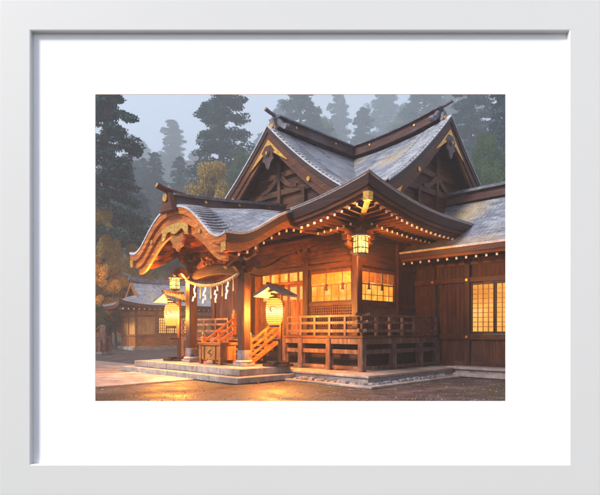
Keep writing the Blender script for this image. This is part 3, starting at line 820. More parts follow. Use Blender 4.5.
# ------------------------------------------------------------------ the right wing
wing = thing('shrine_wing', 'long low timber wing with lattice window joined to the right of the main hall', 'building', W(0, 0), PI/4)
WE, WRd, WL_ = 3.95, 8.2, -9.5
def z_w(r, l): c = min(r-WE, 2*WRd-WE-r); return 5.28 + 2.85*(max(0, c)/(WRd-WE))**1.25
mb = MB(); mb.grid(lambda r, l: (r, l, z_w(r, l)), lin(WE, 2*WRd-WE, 31), lin(WL_, 2.2, 30), 0)
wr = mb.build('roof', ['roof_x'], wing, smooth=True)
mb = MB(); ll = lin(WL_, 1.15, 12)
for k, (a, b, za, zb, mi) in enumerate(((0, .2, .03, -.05, 1), (.03, .4, -.052, -.26, 0), (.14, .4, -.262, -.38, 2))):
    mb.ribbon([(WE+a, l, 5.28+za) for l in ll], [(WE+a+.02, l, 5.28+zb) for l in ll], (.3, 0, 0), mi)
mb.build('eave_edge', ['fascia_dk', 'roof_edge', 'fascia'], wr)
mb = MB(); mb.grid(lambda r, l: (r, l, 4.88+.18*(r-WE)), [WE+.25, 5.4], [WL_, 1.15], 0); mb.build('soffit', ['wood_h'], wr)
for l in [1.0-.42*k for k in range(14)]:
    rafter((WE+.28, l, 4.84), (5.35, l, 5.05), wing)
Pw = [(WRd, l, z_w(WRd, l)) for l in lin(WL_, 1.9, 20)]
mb = MB(); mb.sweep([Vector(q)+up*.02 for q in Pw], .7, .26, 0, (1, 0, 0)); mb.sweep([Vector(q)+up*.22 for q in Pw], .44, .3, 0, (1, 0, 0))
r_ = mb.build('ridge', ['ridge'], wr)
mb = MB(); mb.sweep([Vector(q)+up*.40 for q in Pw], .74, .11, 0, (1, 0, 0)); mb.sweep([Vector(q)+up*.49 for q in Pw], .36, .1, 0, (1, 0, 0)); mb.build('ridge_cap', ['cap'], r_)
XW = 5.42
mb = MB(); mb.box(XW, XW+.1, WL_, 1.15, 4.02, 5.1); mb.box(XW+.3, XW+5.6, WL_, WL_+.1, .4, 5.1); mb.box(XW+.0, XW+.1, .14, 1.15, 1.7, 4.02)
mb.box(XW, XW+.1, -1.36, -.0, 1.7, 4.02); mb.box(XW, XW+.1, -4.42, -3.63, 1.7, 4.02); mb.box(XW, XW+.1, WL_, -7.3, 1.7, 4.02)
mb.box(XW, XW+.1, WL_, 1.15, .4, 1.55)
mb.build('wall', ['plank'], wing)
mb = MB()
for z, h, o in ((4.03, .22, .1), (4.72, .14, .06), (1.62, .22, .1), (.48, .16, .06)): mb.box(XW-o, XW-.001, WL_, 1.15, z-h/2, z+h/2)
mb.box(XW-.16, XW-.001, WL_, 1.15, 4.92, 5.06)
mb.build('wall_beam', ['wood_h'], wing, .01)
for l in (.2, -1.42, -4.36, -7.25):
    mb = MB(); mb.box(XW-.13, XW+.12, l-.12, l+.12, .38, 4.95); po = mb.build('wall_post', ['wood'], wing, .015)
    g = MB()
    for z in (4.03, 1.62): g.disc((XW-.135, l, z), (-1, 0, 0), .06, .03, 10)
    g.build('gilt_boss', ['gold'], po)
mb = MB()
for l in lin(.36, 1.1, 11): mb.box(XW-.045, XW-.002, l-.014, l+.014, 1.78, 3.9)
for z in lin(1.85, 3.85, 22): mb.box(XW-.035, XW-.004, .33, 1.14, z-.013, z+.013)
mb.build('lattice_panel', ['lattice'], wing)
def shoji(l0, l1, parent, z0=1.76, z1=3.9):
    f = MB(); f.box(XW-.05, XW+.08, l0, l0+.05, z0, z1); f.box(XW-.05, XW+.08, l1-.05, l1, z0, z1)
    f.box(XW-.045, XW+.08, l0+.05, l1-.05, z0, z0+.09); f.box(XW-.045, XW+.08, l0+.05, l1-.05, z1-.09, z1)
    fo = f.build('window', ['wood'], parent, .008)
    g = MB(); g.box(XW+.05, XW+.07, l0+.04, l1-.04, z0+.07, z1-.07); g.build('pane', ['shoji'], fo)
    m = MB(); nb = max(3, round((l1-l0)/.19))
    for l in lin(l0+.05, l1-.05, nb)[1:-1]: m.box(XW+.0, XW+.045, l-.014, l+.014, z0+.09, z1-.09)
    for z in lin(z0+.09, z1-.09, 11)[1:-1]: m.box(XW+.006, XW+.04, l0+.05, l1-.05, z-.014, z+.014)
    m.build('lattice', ['honey'], fo)
shoji(-2.58, -1.56, wing); shoji(-3.62, -2.60, wing); shoji(-5.8, -4.5, wing); shoji(-7.12, -5.82, wing)
mb = MB(); mb.box(4.5, 11.0, WL_, -.9, .3, .4); mb.box(4.6, 11, WL_, -1.2, .02, .3); mb.box(4.3, 4.5, WL_, -1.3, .02, .17)
mb.build('stone_base', ['stone'], wing, .02)

# ------------------------------------------------------------------ things in and around the porch
def P2(name, mb, mats, t, bevel=.008, smooth=False): return mb.build(name, mats, t, bevel, smooth)
def point_light(name, loc, power, size, col, parent):
    d = bpy.data.lights.new(name, 'POINT'); d.energy = power; d.shadow_soft_size = size; d.color = col
    o = bpy.data.objects.new(name, d); COL.objects.link(o); o.parent = parent; o.location = loc; return o
WARM = (1, .42, .095)
t = thing('offering_box', 'slatted wooden offering box with a round gilt crest between the porch pillars', 'box', W(-2.35, 5.75, PF), PI/4)
mb = MB(); mb.box(-.36, .36, -.72, .72, .18, .78); P2('body', mb, ['honey'], t)
mb = MB()
for y in lin(-.62, .62, 12): mb.box(-.34, .34, y-.03, y+.03, .80, .86)
P2('slatted_grille', mb, ['honey_h'], t)
mb = MB(); mb.box(-.44, -.34, -.8, .8, .79, .9); mb.box(.34, .44, -.8, .8, .79, .9); mb.box(-.34, .34, -.8, -.7, .79, .895); mb.box(-.34, .34, .7, .8, .79, .895)
P2('rim', mb, ['honey_h'], t)
for x in (-.33, .33):
    for y in (-.68, .68):
        mb = MB(); mb.box(x-.07, x+.07, y-.07, y+.07, 0, .79); P2('leg', mb, ['honey_h'], t)
mb = MB(); mb.disc((-.36, 0, .5), (-1, 0, 0), .17, .03, 20); c_ = P2('crest', mb, ['gold'], t)
mb = MB()
for k in range(3): a = 2*PI*k/3; mb.disc((-.39, .075*math.cos(a), .5+.075*math.sin(a)), (-1, 0, 0), .05, .012, 10)
P2('crest_petals', mb, ['tassel'], c_)
mb = MB()
for y in (-.4, .4): mb.box(-.38, -.361, y-.03, y+.03, .2, .78)
P2('strap', mb, ['wood'], t)

# rope with paper streamers between the pillars
t = thing('sacred_rope', 'twisted straw rope slung between the porch pillars above the offering box', 'rope', W(-2.56, 5.9, 3.75), PI/4)
def rope_z(y): return .38*(abs(y)/1.9)**2
mb = MB()
for ph in (0, PI*2/3, PI*4/3):
    mb.tube([(.035*math.cos(y*14+ph), y, rope_z(y)+.035*math.sin(y*14+ph)) for y in lin(-1.85, 1.85, 90)], .04, 6)
P2('rope', mb, ['straw'], t, 0, True)
for k, y in enumerate((-1.15, -.4, .4, 1.15)):
    mb = MB(); z = rope_z(y)-.06
    for i in range(4):
        o = (.042 if i % 2 else -.042)*(1+.25*math.sin(k*2.1+i)); tw = .05*math.sin(k*1.7+i*2.2)
        mb.beam((-.03-.012*i, y+o-.02, z-.16*i), (-.03-.012*i+tw, y+o+.02+.02*math.sin(k*3+i), z-.16*i-.20), .115, .008, up=(1, 0, 0))
    P2('paper_streamer', mb, ['paper'], t, 0)
for y in (-.78, 0, .78, -1.5):
    mb = MB(); z = rope_z(y)-.04
    for i in range(7): mb.tube([(.02*(i-3)*.5, y+.012*(i-3), z), (.03*(i-3)*.5, y+.03*(i-3), z-.5)], .014, 5)
    P2('straw_tassel', mb, ['straw'], t, 0)

# standing lanterns
def standing_lantern():
    t = thing('standing_lantern', '', 'lantern', (0, 0, 0))
    mb = MB(); mb.box(-.34, .34, -.5, .5, 0, .09); mb.box(-.46, .46, -.09, .09, .09, .19); mb.box(-.09, .09, -.46, .46, .091, .188)
    P2('base', mb, ['wood'], t)
    mb = MB(); mb.box(.12, .25, -.065, .065, .19, 3.05); P2('post', mb, ['wood'], t)
    mb = MB(); mb.beam((.2, 0, 2.78), (-.55, 0, 2.78), .07, .09); mb.beam((.19, 0, 2.45), (-.2, 0, 2.76), .06, .07)
    P2('bracket_arm', mb, ['wood'], t)
    mb = MB(); mb.beam((.19, 0, 1.02), (-.42, 0, 1.02), .07, .07)
    P2('bracket_arm', mb, ['wood'], t)
    mb = MB()
    for sg in (-1, 1):
        mb.ribbon([(-.75, 0, 3.06), (.35, 0, 3.06)], [(-.75, 0, 3.0), (.35, 0, 3.0)], (0, sg*.01, 0))
        top = [(x, sg*y, 3.08 - .34*(y/.62)**.85) for x in (-.8,) for y in lin(0, .64, 7)]
        bot = [(x, y, z-.06) for x, y, z in top]
        mb.ribbon(top, bot, (1.2, 0, 0), 0)
        for x in lin(-.76, .36, 7): mb.sweep([(x, sg*y, 3.11 - .34*(y/.62)**.85) for y in lin(.02, .65, 6)], .05, .05, 0)
    P2('little_roof', mb, ['cap'], t, 0)
    mb = MB(); mb.sweep([(-.86, 0, 3.15), (-.5, 0, 3.12), (.1, 0, 3.12), (.46, 0, 3.15)], .12, .1)
    P2('roof_ridge', mb, ['wood'], t)
    mb = MB(); pr_ = [(.12, -.52), (.22, -.5)]
    for i in range(23):
        z = -.48 + .96*i/22; r = .325*(1-.30*abs(z/.5)**3.2) - (.012 if i % 2 else 0); pr_.append((r, z))
    pr_ += [(.22, .5), (.12, .52)]
    mb.lathe(pr_, (-.3, 0, 2.1), 28); lb = P2('paper_shade', mb, ['lamp'], t, 0, True)
    mb = MB(); mb.lathe([(.1, 0), (.2, .0), (.2, .07), (.1, .07)], (-.3, 0, 2.61), 20); mb.lathe([(.1, 0), (.2, 0), (.2, .07), (.1, .07)], (-.3, 0, 1.52), 20)
    mb.tube([(-.3, 0, 2.66), (-.3, 0, 2.78)], .015, 6); P2('rim', mb, ['wood'], t, 0)
    mb = MB()
    for i in range(11):
        z = -.42 + .84*i/10; r = .332*(1-.30*abs(z/.5)**3.2)
        mb.tube([(-.3+r*math.cos(2*PI*k/24), r*math.sin(2*PI*k/24), 2.1+z) for k in range(25)], .0045, 4)
    P2('bamboo_hoops', mb, ['ink'], lb, 0)
    # swirling crest painted on the paper
    mb = MB()
    def onp(u, v): a = PI+.25+u/.325; r = .335; return (-.3+r*math.cos(a), r*math.sin(a), 2.16+v)
    pts = [onp(.17*(1-.11*k*.7)*math.cos(k*.42), .19*(1-.11*k*.7)*math.sin(k*.42)) for k in range(13)]
    mb.tube(pts, [.015+.016*math.sin(PI*k/12) for k in range(13)], 6)
    P2('swirl_crest', mb, ['ink'], lb, 0)
    return t
ln1 = standing_lantern(); ln1.location = W(-1.5, 2.95, PF); ln1.rotation_euler = (0, 0, PI/4 + .35)
ln1['label'] = 'glowing paper lantern on a roofed post beside the near stair rail'
ln1['group'] = 'standing paper lanterns'
ln2 = copy_tree(ln1); ln2.location = W(-2.3, 9.0, .5); ln2.rotation_euler = (0, 0, PI/4+.25)
ln2['label'] = 'glowing paper lantern on a roofed post left of the far porch pillar'
PW1 = 2150
point_light('lantern_bulb', (-.3, 0, 2.1), PW1, .22, WARM, ln1); point_light('lantern_bulb', (-.3, 0, 2.1), PW1*.9, .22, WARM, ln2)

def hanging_lantern(s, label, loc, rz, zc):
    t = thing('hanging_lantern', label, 'lantern', loc, rz, 'hanging metal lanterns')
    mb = MB(); w = .26*s
    for k in range(6):
        a = PI/3*k; b = PI/3*(k+1)
        pa, pb = (w*math.cos(a), w*math.sin(a)), (w*math.cos(b), w*math.sin(b))
        mb.tube([(pa[0], pa[1], -.3*s), (pa[0], pa[1], .3*s)], .02*s, 6)
        for z in (-.3, -.1, .12, .3): mb.beam((*pa, z*s), (*pb, z*s), .03*s, .035*s)
        m_ = ((pa[0]+pb[0])/2, (pa[1]+pb[1])/2); mb.beam((*m_, -.3*s), (*m_, .3*s), .02*s, .02*s, up=(1, 0, 0))
    P2('cage', mb, ['wood'], t, 0)
    mb = MB(); mb.lathe([(w*.9, -.29*s), (w*.93, 0), (w*.9, .29*s)], (0, 0, 0), 6); P2('glass', mb, ['lampglass'], t, 0)
    mb = MB(); mb.lathe([(w*1.35, .31*s), (w*1.3, .35*s), (w*.7, .47*s), (w*.25, .6*s), (.03, .66*s)], (0, 0, 0), 6); P2('cap', mb, ['cap'], t, 0)
    mb = MB(); mb.lathe([(w*.3, -.42*s), (w*1.1, -.34*s), (w*1.15, -.31*s), (w*.5, -.305*s)], (0, 0, 0), 6); P2('bottom_plate', mb, ['cap'], t, 0)
    mb = MB(); mb.tube([(0, 0, .62*s), (0, 0, zc)], .015, 6); P2('chain', mb, ['cap'], t, 0)
    return t
h1 = hanging_lantern(1.05, 'glowing lattice lantern hanging under the main eaves at the near corner post', W(.3, .3, 5.1), 0, .75)
point_light('lantern_bulb', (0, 0, 0), 1050, .2, WARM, h1)
h2 = hanging_lantern(.8, 'small glowing lantern hanging from the porch eave beside the far pillar', W(-2.9, 8.15, 3.95), 0, .85)
point_light('lantern_bulb', (0, 0, 0), 1000, .15, WARM, h2)

# ------------------------------------------------------------------ small building at the left
sb = thing('side_hall', 'small timber side building with pale hipped gable roof and lit lattice window', 'building', (-15.9, 50, 0), math.radians(33))
SL, SWd = 12.0, 5.2
def z_s(x, y):
    e = min(y+1.6, SWd+1.6-y); h = SWd/2+1.6
    c = e
    if x < .2: c = min(e, x+2.0)
    u = .45*max(0, 1-(x+2.0)/3.5)**2*max(0, 1-e/2.5)**2
    return 4.35 + 2.5*(max(0, c)/h)**1.3 + u
xs = lin(-2.0, .198, 8); ys = lin(-1.6, SWd+1.6, 29)
mb = MB(); mb.grid(lambda x, y: (x, y, z_s(x, y)), xs, ys, 0); mb.grid(lambda x, y: (x, y, z_s(max(x, .21), y)), [.2]+lin(.6, SL+2, 16), ys, 1)
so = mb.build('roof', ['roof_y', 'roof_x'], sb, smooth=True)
mb = MB()
mb.ribbon([(x, -1.6, z_s(x, -1.6)+.02) for x in lin(-2, SL, 20)], [(x, -1.55, z_s(x, -1.6)-.34) for x in lin(-2, SL, 20)], (0, .3, 0))
mb.ribbon([(-2, y, z_s(-2, y)+.02) for y in ys], [(-1.95, y, z_s(-2, y)-.34) for y in ys], (.3, 0, 0))
mb.box(-1.7, SL, -1.3, SWd+1.3, 4.02, 4.1)
mb.build('eave_edge', ['fascia'], so)
mb = MB(); yc = SWd/2
for sg in (-1, 1):
    A = lin(0, 2.5, 10)
    mb.ribbon([(.12, yc+sg*a, z_s(.3, yc+a)+.03) for a in A], [(.12, yc+sg*a, z_s(.3, yc+a)-.36) for a in A], (.14, 0, 0))
mb.build('bargeboard', ['honey_h'], so)
mb = MB(); A = lin(-2.7, 2.7, 21)
mb.ribbon([(.5, yc+a, max(5.05, z_s(.3, yc+a)-.1)) for a in A], [(.5, yc+a, 5.0) for a in A], (.1, 0, 0)); mb.build('gable_wall', ['board'], sb)
mb = MB(); mb.sweep([(x, yc, 7.0+.25*max(0, 1-x/2)**2) for x in lin(-.05, SL, 14)], .4, .5, 0, (0, 1, 0)); mb.tube([(.2, yc, 7.42), (-.7, yc, 7.65)], .1, 8)
mb.build('ridge', ['cap'], so)
mb = MB(); mb.box(0, SL, 0, SWd, .3, 4.05); mb.build('wall', ['lamplight_tinted_wood'], sb)
mb = MB()
for x in (0, 2.0, 5.6, 8.2, SL): mb.box(x-.12, x+.12, -.1, .1, .3, 4.05)
mb.box(-.12, .12, SWd-.12, SWd+.12, .3, 4.05); mb.box(-.1, .12, 2.5, 2.7, .3, 4.05)
for z in (1.45, 3.35, 3.9): mb.box(-.13, SL, -.13, -.001, z-.1, z+.1); mb.box(-.133, -.001, -.13, SWd, z-.1, z+.1)
mb.build('timber_frame', ['honey_h'], sb)  # honey tone adds the lamplit warmth by colour
mb = MB(); mb.box(-.4, SL, -.4, SWd+.4, 0, .3); mb.build('stone_base', ['stone'], sb)
mb = MB(); mb.box(-.05, 5.5, -.06, -.002, .4, 1.34); mb.box(-.06, -.002, .1, SWd-.1, .4, 1.34); mb.build('lower_boards', ['glow_tinted_wood'], sb)
f = MB(); f.box(2.12, 5.48, -.07, -.003, 1.56, 1.66); f.box(2.12, 5.48, -.07, -.003, 3.15, 3.25)
for x in lin(2.17, 5.43, 5): f.box(x-.05, x+.05, -.075, -.003, 1.66, 3.15)
fo = f.build('window', ['wood'], sb)
g = MB(); g.box(2.2, 5.4, -.03, -.01, 1.64, 3.17); g.build('pane', ['shoji'], fo)
m = MB()
for x in lin(2.17, 5.43, 17): m.box(x-.025, x+.025, -.05, -.035, 1.66, 3.15)
for z in lin(1.66, 3.15, 7)[1:-1]: m.box(2.2, 5.4, -.052, -.036, z-.025, z+.025)
m.build('lattice', ['honey'], fo)
for x in [-1.6+.5*k for k in range(24)]: 
    o = bpy.data.objects.new('rafter', raf_me); COL.objects.link(o); o.parent = sb; o.location = (x, -1.4, 3.98); o.rotation_euler = (0, 0, PI/2); o.scale = (1.3, 1.5, 1.5)

# ------------------------------------------------------------------ ground, path, hill
def gz(y): return 0
FRONT = 13.66
mb = MB()
def gfn(u, v):
    n = mnoise.noise(Vector((u*.5, v*.5, 0)))*.025 + mnoise.noise(Vector((u*1.7, v*1.7, 3)))*.012
    return (u, v, min(.012, n) if v > FRONT+.3 else 0)
mb.grid(gfn, lin(-26, 26, 130), [FRONT] + lin(14, 40, 70), 0)
mb.add([(-26, FRONT, 0), (26, FRONT, 0), (26, FRONT, -2.62), (-26, FRONT, -2.62)], [(0, 1, 2, 3)])
mb.add([(-200, -60, -2.62), (200, -60, -2.62), (200, FRONT, -2.62), (-200, FRONT, -2.62)], [(0, 1, 2, 3)])
for sx in (-1, 1):
    mb.add([(26*sx, FRONT, -.004), (200*sx, FRONT, -.004), (200*sx, 40, -.004), (26*sx, 40, -.004)], [(0, 1, 2, 3)])
    mb.add([(26*sx, FRONT, -.004), (200*sx, FRONT, -.004), (200*sx, FRONT, -2.62), (26*sx, FRONT, -2.62)], [(0, 1, 2, 3)])
mb.add([(-200, 40, -.003), (200, 40, -.003), (200, 62, -.003), (-200, 62, -.003)], [(0, 1, 2, 3)])
M['ground'] = mat('damp_earth', [(.020, .016, .019), (.050, .039, .042), (.115, .086, .08)], .62, spec=.2, nscale=1.1, detail=10, bump=.9, dist=.05, rvar=.2, fine=(7, .45, 1.5), patch=((.045, .05, .032), .45, .75))
struct(mb.build('ground', ['ground'], smooth=True))
mb = MB()
pw = W(-4.02, 4.7); 
pts = [(-4.05, 4.75), (-4.05, 10.2), (-24, 10.2), (-24, 4.75)]
mb2 = MB()
def slabs(mbx, r0, r1, l0, l1, nr, nl):
    for i in range(nr):
        for j in range(nl):
            a, b = r0+(r1-r0)*i/nr, r0+(r1-r0)*(i+1)/nr; c, d = l0+(l1-l0)*j/nl, l0+(l1-l0)*(j+1)/nl
            h = .05+rnd.uniform(0, .012)
            q = [W(a+.015, c+.015), W(b-.015, c+.015), W(b-.015, d-.015), W(a+.015, d-.015)]
            if min(p.y for p in q) < FRONT+.05: continue
            mbx.poly([(p.x, p.y) for p in q], -.02, h)
slabs(mb2, -22, -4.05, 4.75, 9.75, 15, 4)
M['paving'] = mat('worn_paving', [(.2, .165, .15), (.34, .28, .24), (.46, .38, .32)], .45, nscale=1.4, detail=9, bump=.4, dist=.03, rvar=.2, patch=((.24, .18, .17), .4, .7))
struct(mb2.build('path', ['paving'], None, .012))
mb = MB()
def hz(x, y): return max(0, y-62)*.30 + (mnoise.noise(Vector((x*.02, y*.02, 1)))*4*min(1, max(0, y-62)/40))
mb.grid(lambda u, v: (u, v, hz(u, v)+(-.01 if v < 63 else 0)), lin(-420, 420, 80), lin(62, 780, 80), 0)
M['forest_floor'] = mat('forest_floor', [(.03, .035, .02), (.06, .06, .03), (.1, .085, .05)], .9, nscale=.15, detail=8, bump=.3)
struct(mb.build('hill', ['forest_floor'], smooth=True))

mb = MB()
q = [W(a, b) for a, b in ((-24, 9.9), (-4.1, 9.9), (-1.3, 13.4), (-1.3, 44), (-24, 44))]
mb.add([(p.x, p.y, .016) for p in q], [(0, 1, 2, 3, 4)])
M['court'] = mat('raked_sand', [(.13, .095, .085), (.22, .165, .14), (.32, .25, .2)], .62, nscale=.9, detail=10, bump=.6, dist=.04, rvar=.2, fine=(9, .6, 1.35), patch=((.13, .1, .1), .3, .7), spec=.25)
struct(mb.build('courtyard', ['court']))
mb = MB(); rn = random.Random(21)
for _ in range(1100):
    y = FRONT+.2 + 9*rn.random()**1.8; x = rn.uniform(-7.5, 8)
    loc_ = Vector((x-CX, y-CY)); r = (loc_.x+loc_.y)*Q; l = (loc_.y-loc_.x)*Q
    if (r > -1.7 and l > -1.7) or (r > -4.1 and l > 2.2) or (l > 4.7 and rn.random() < .85): continue
    sz = rn.uniform(.006, .018) * (1.6 if rn.random() < .06 else 1); z = .0
    vs = [(x+sz*rn.uniform(.7, 1.2)*math.cos(t*PI/3), y+sz*rn.uniform(.7, 1.2)*math.sin(t*PI/3), .0) for t in range(6)] + [(x+sz*.5*math.cos(t*PI/3), y+sz*.5*math.sin(t*PI/3), sz*.7+.008) for t in range(6)]
    mb.add(vs, [(i, (i+1) % 6, 6+(i+1) % 6, 6+i) for i in range(6)] + [(6, 7, 8, 9, 10, 11)])
g_ = mb.build('gravel', ['rock']); g_['kind'] = 'stuff'
mb = MB()
for _ in range(420):
    y = FRONT+.2 + 22*rn.random()**1.3; x = rn.uniform(-13, 2) if rn.random() < .8 else rn.uniform(0, 8)
    loc_ = Vector((x-CX, y-CY)); r = (loc_.x+loc_.y)*Q; l = (loc_.y-loc_.x)*Q
    if (r > -1.7 and l > -1.7) or (r > -4.1 and l > 2.2): continue
    zz = .068 if l > 4.7 and l < 9.8 else .024; a = rn.uniform(0, 2*PI); sz = rn.uniform(.03, .06); dx, dy = math.cos(a)*sz, math.sin(a)*sz
    mb.add([(x-dx, y-dy, zz), (x+dy*.5, y-dx*.5, zz+.012), (x+dx, y+dy, zz+.004), (x-dy*.5, y+dx*.5, zz+.01)], [(0, 1, 2, 3)])
g_ = mb.build('fallen_leaves', ['gold_leaf']); g_['kind'] = 'stuff'
# ------------------------------------------------------------------ trees
def clump(mb, c, rx, rz, n, leaf, rn, mi=0):
    for _ in range(n):
        while True:
            p = Vector((rn.uniform(-1, 1), rn.uniform(-1, 1), rn.uniform(-1, 1)))
            if p.length < 1: break
        p = Vector((c[0]+p.x*rx, c[1]+p.y*rx, c[2]+p.z*rz))
        n_ = Vector((rn.gauss(0, 1), rn.gauss(0, 1), rn.gauss(.5, 1))).normalized()
        a = n_.orthogonal().normalized(); b = n_.cross(a); t = rn.uniform(0, 2*PI)
        a, b = a*math.cos(t)+b*math.sin(t), b*math.cos(t)-a*math.sin(t)
        s = leaf*rn.uniform(.6, 1.4)
        mb.add([p-a*s, p+b*s*.42-a*s*.1, p+a*s, p-b*s*.42+a*s*.1], [(0, 1, 2, 3)], mi)
def cedar_meshes(seed, slim=1.0, bare=.25, leaf=.0068, per=84):
    """height 1, crown radius about .14"""
    rn = random.Random(seed); cr = MB(); tr = MB()
    tr.tube([(0, 0, -.03), (.004, 0, .3), (-.003, .003, .65), (0, 0, .97)], [.019, .014, .009, .003], 8)
    z = bare
    while z < .975:
        f = (1-z)/(1-bare)
        R = (.03 + .125*f**.7)*slim*rn.uniform(.7, 1.1)
        nb = rn.randint(3, 5); a0 = rn.uniform(0, 2*PI)
        for k in range(nb):
            a = a0 + 2*PI*k/nb + rn.uniform(-.4, .4); r = R*rn.uniform(.55, 1.15)
            d = Vector((math.cos(a), math.sin(a), 0)); sd = Vector((-d.y, d.x, 0)); zz = z + rn.uniform(-.015, .015)
            tr.tube([(0, 0, zz+.01), tuple(d*r*.5 + Vector((0, 0, zz+.018))), tuple(d*r + Vector((0, 0, zz-.004)))], [.004, .003, .001], 4)
            for q in (.3, .6, .85, 1.0):
                if rn.random() < .12: continue
                for w_ in ((0,) if q < .5 else (-1, 1)):
                    c = d*r*q + sd*w_*r*.20*rn.uniform(.3, 1.3) + Vector((0, 0, zz + .016 - .022*q*q + rn.uniform(-.008, .008)))
                    clump(cr, c, .016+.014*f, .010+.005*f, int(per*(.5+.5*f)), leaf, rn)
        z += .036
    clump(cr, (0, 0, .975), .009, .03, 60, leaf*.8, rn)
    return cr, tr
def broad_meshes(seed, leaf=.0105, n=430, low=0):
    rn = random.Random(seed); cr = MB(); tr = MB()
    tr.tube([(0, 0, -.03), (.02, .01, .2), (.0, .0, .42)], [.035, .026, .02], 8)
    for k in range(60):
        a = rn.uniform(0, 2*PI); e = rn.uniform(-.5-low*.75, 1.5); R = .34*rn.uniform(.6, 1.08)
        c = Vector((math.cos(a)*math.cos(e)*R, math.sin(a)*math.cos(e)*R, .56 + math.sin(e)*.40*rn.uniform(.65, 1.05)))
        tr.tube([(0, 0, .34), tuple(c*.5 + Vector((0, 0, .18))), tuple(c)], [.008, .005, .002], 5)
        clump(cr, c, rn.uniform(.06, .115), rn.uniform(.04, .075), n, leaf, rn)
    return cr, tr
def protos():
    out = {}
    for nm, fn, kw, leafm in (
            ('cedar_a', cedar_meshes, dict(seed=1), 'cedar'), ('cedar_b', cedar_meshes, dict(seed=2, slim=1.15, bare=.36), 'cedar'),
            ('cedar_c', cedar_meshes, dict(seed=3, slim=.9, bare=.2), 'cedar2'),
            ('broad_a', broad_meshes, dict(seed=4), 'green'), ('broad_b', broad_meshes, dict(seed=5), 'green'),
            ('amber_a', broad_meshes, dict(seed=6), 'amber'), ('golden_a', broad_meshes, dict(seed=8, leaf=.0095, n=480, low=1), 'gold_leaf')):
        c, t = fn(**kw)
        out[nm] = (c.mesh('crown', [leafm]), t.mesh('trunk', ['bark']))
    return out
PR = protos()
def tree(kind, px, top, d, wpx, label, group, name, rz):
    d = d if d < 62 else 62+(d-62)*2.3
    x = (px-PX0)/F*d; zt = EYE + (HZ-top)/F*d; zb = hz(x, d) if d > 62 else 0
    h = zt-zb+.03*0; R = wpx/2/F*d
    base = .15 if kind.startswith('cedar') else .42
    sx = R/base
    t = thing(name, label, 'tree', (x, d, zb-.1), rz, group)
    for nm, me in (('crown', PR[kind][0]), ('trunk', PR[kind][1])):
        o = bpy.data.objects.new(nm, me); COL.objects.link(o); o.parent = t
        sxy = sx if nm == 'crown' else sx
        o.scale = (sxy, sxy, h)
FG_ = 'forest trees behind the shrine'
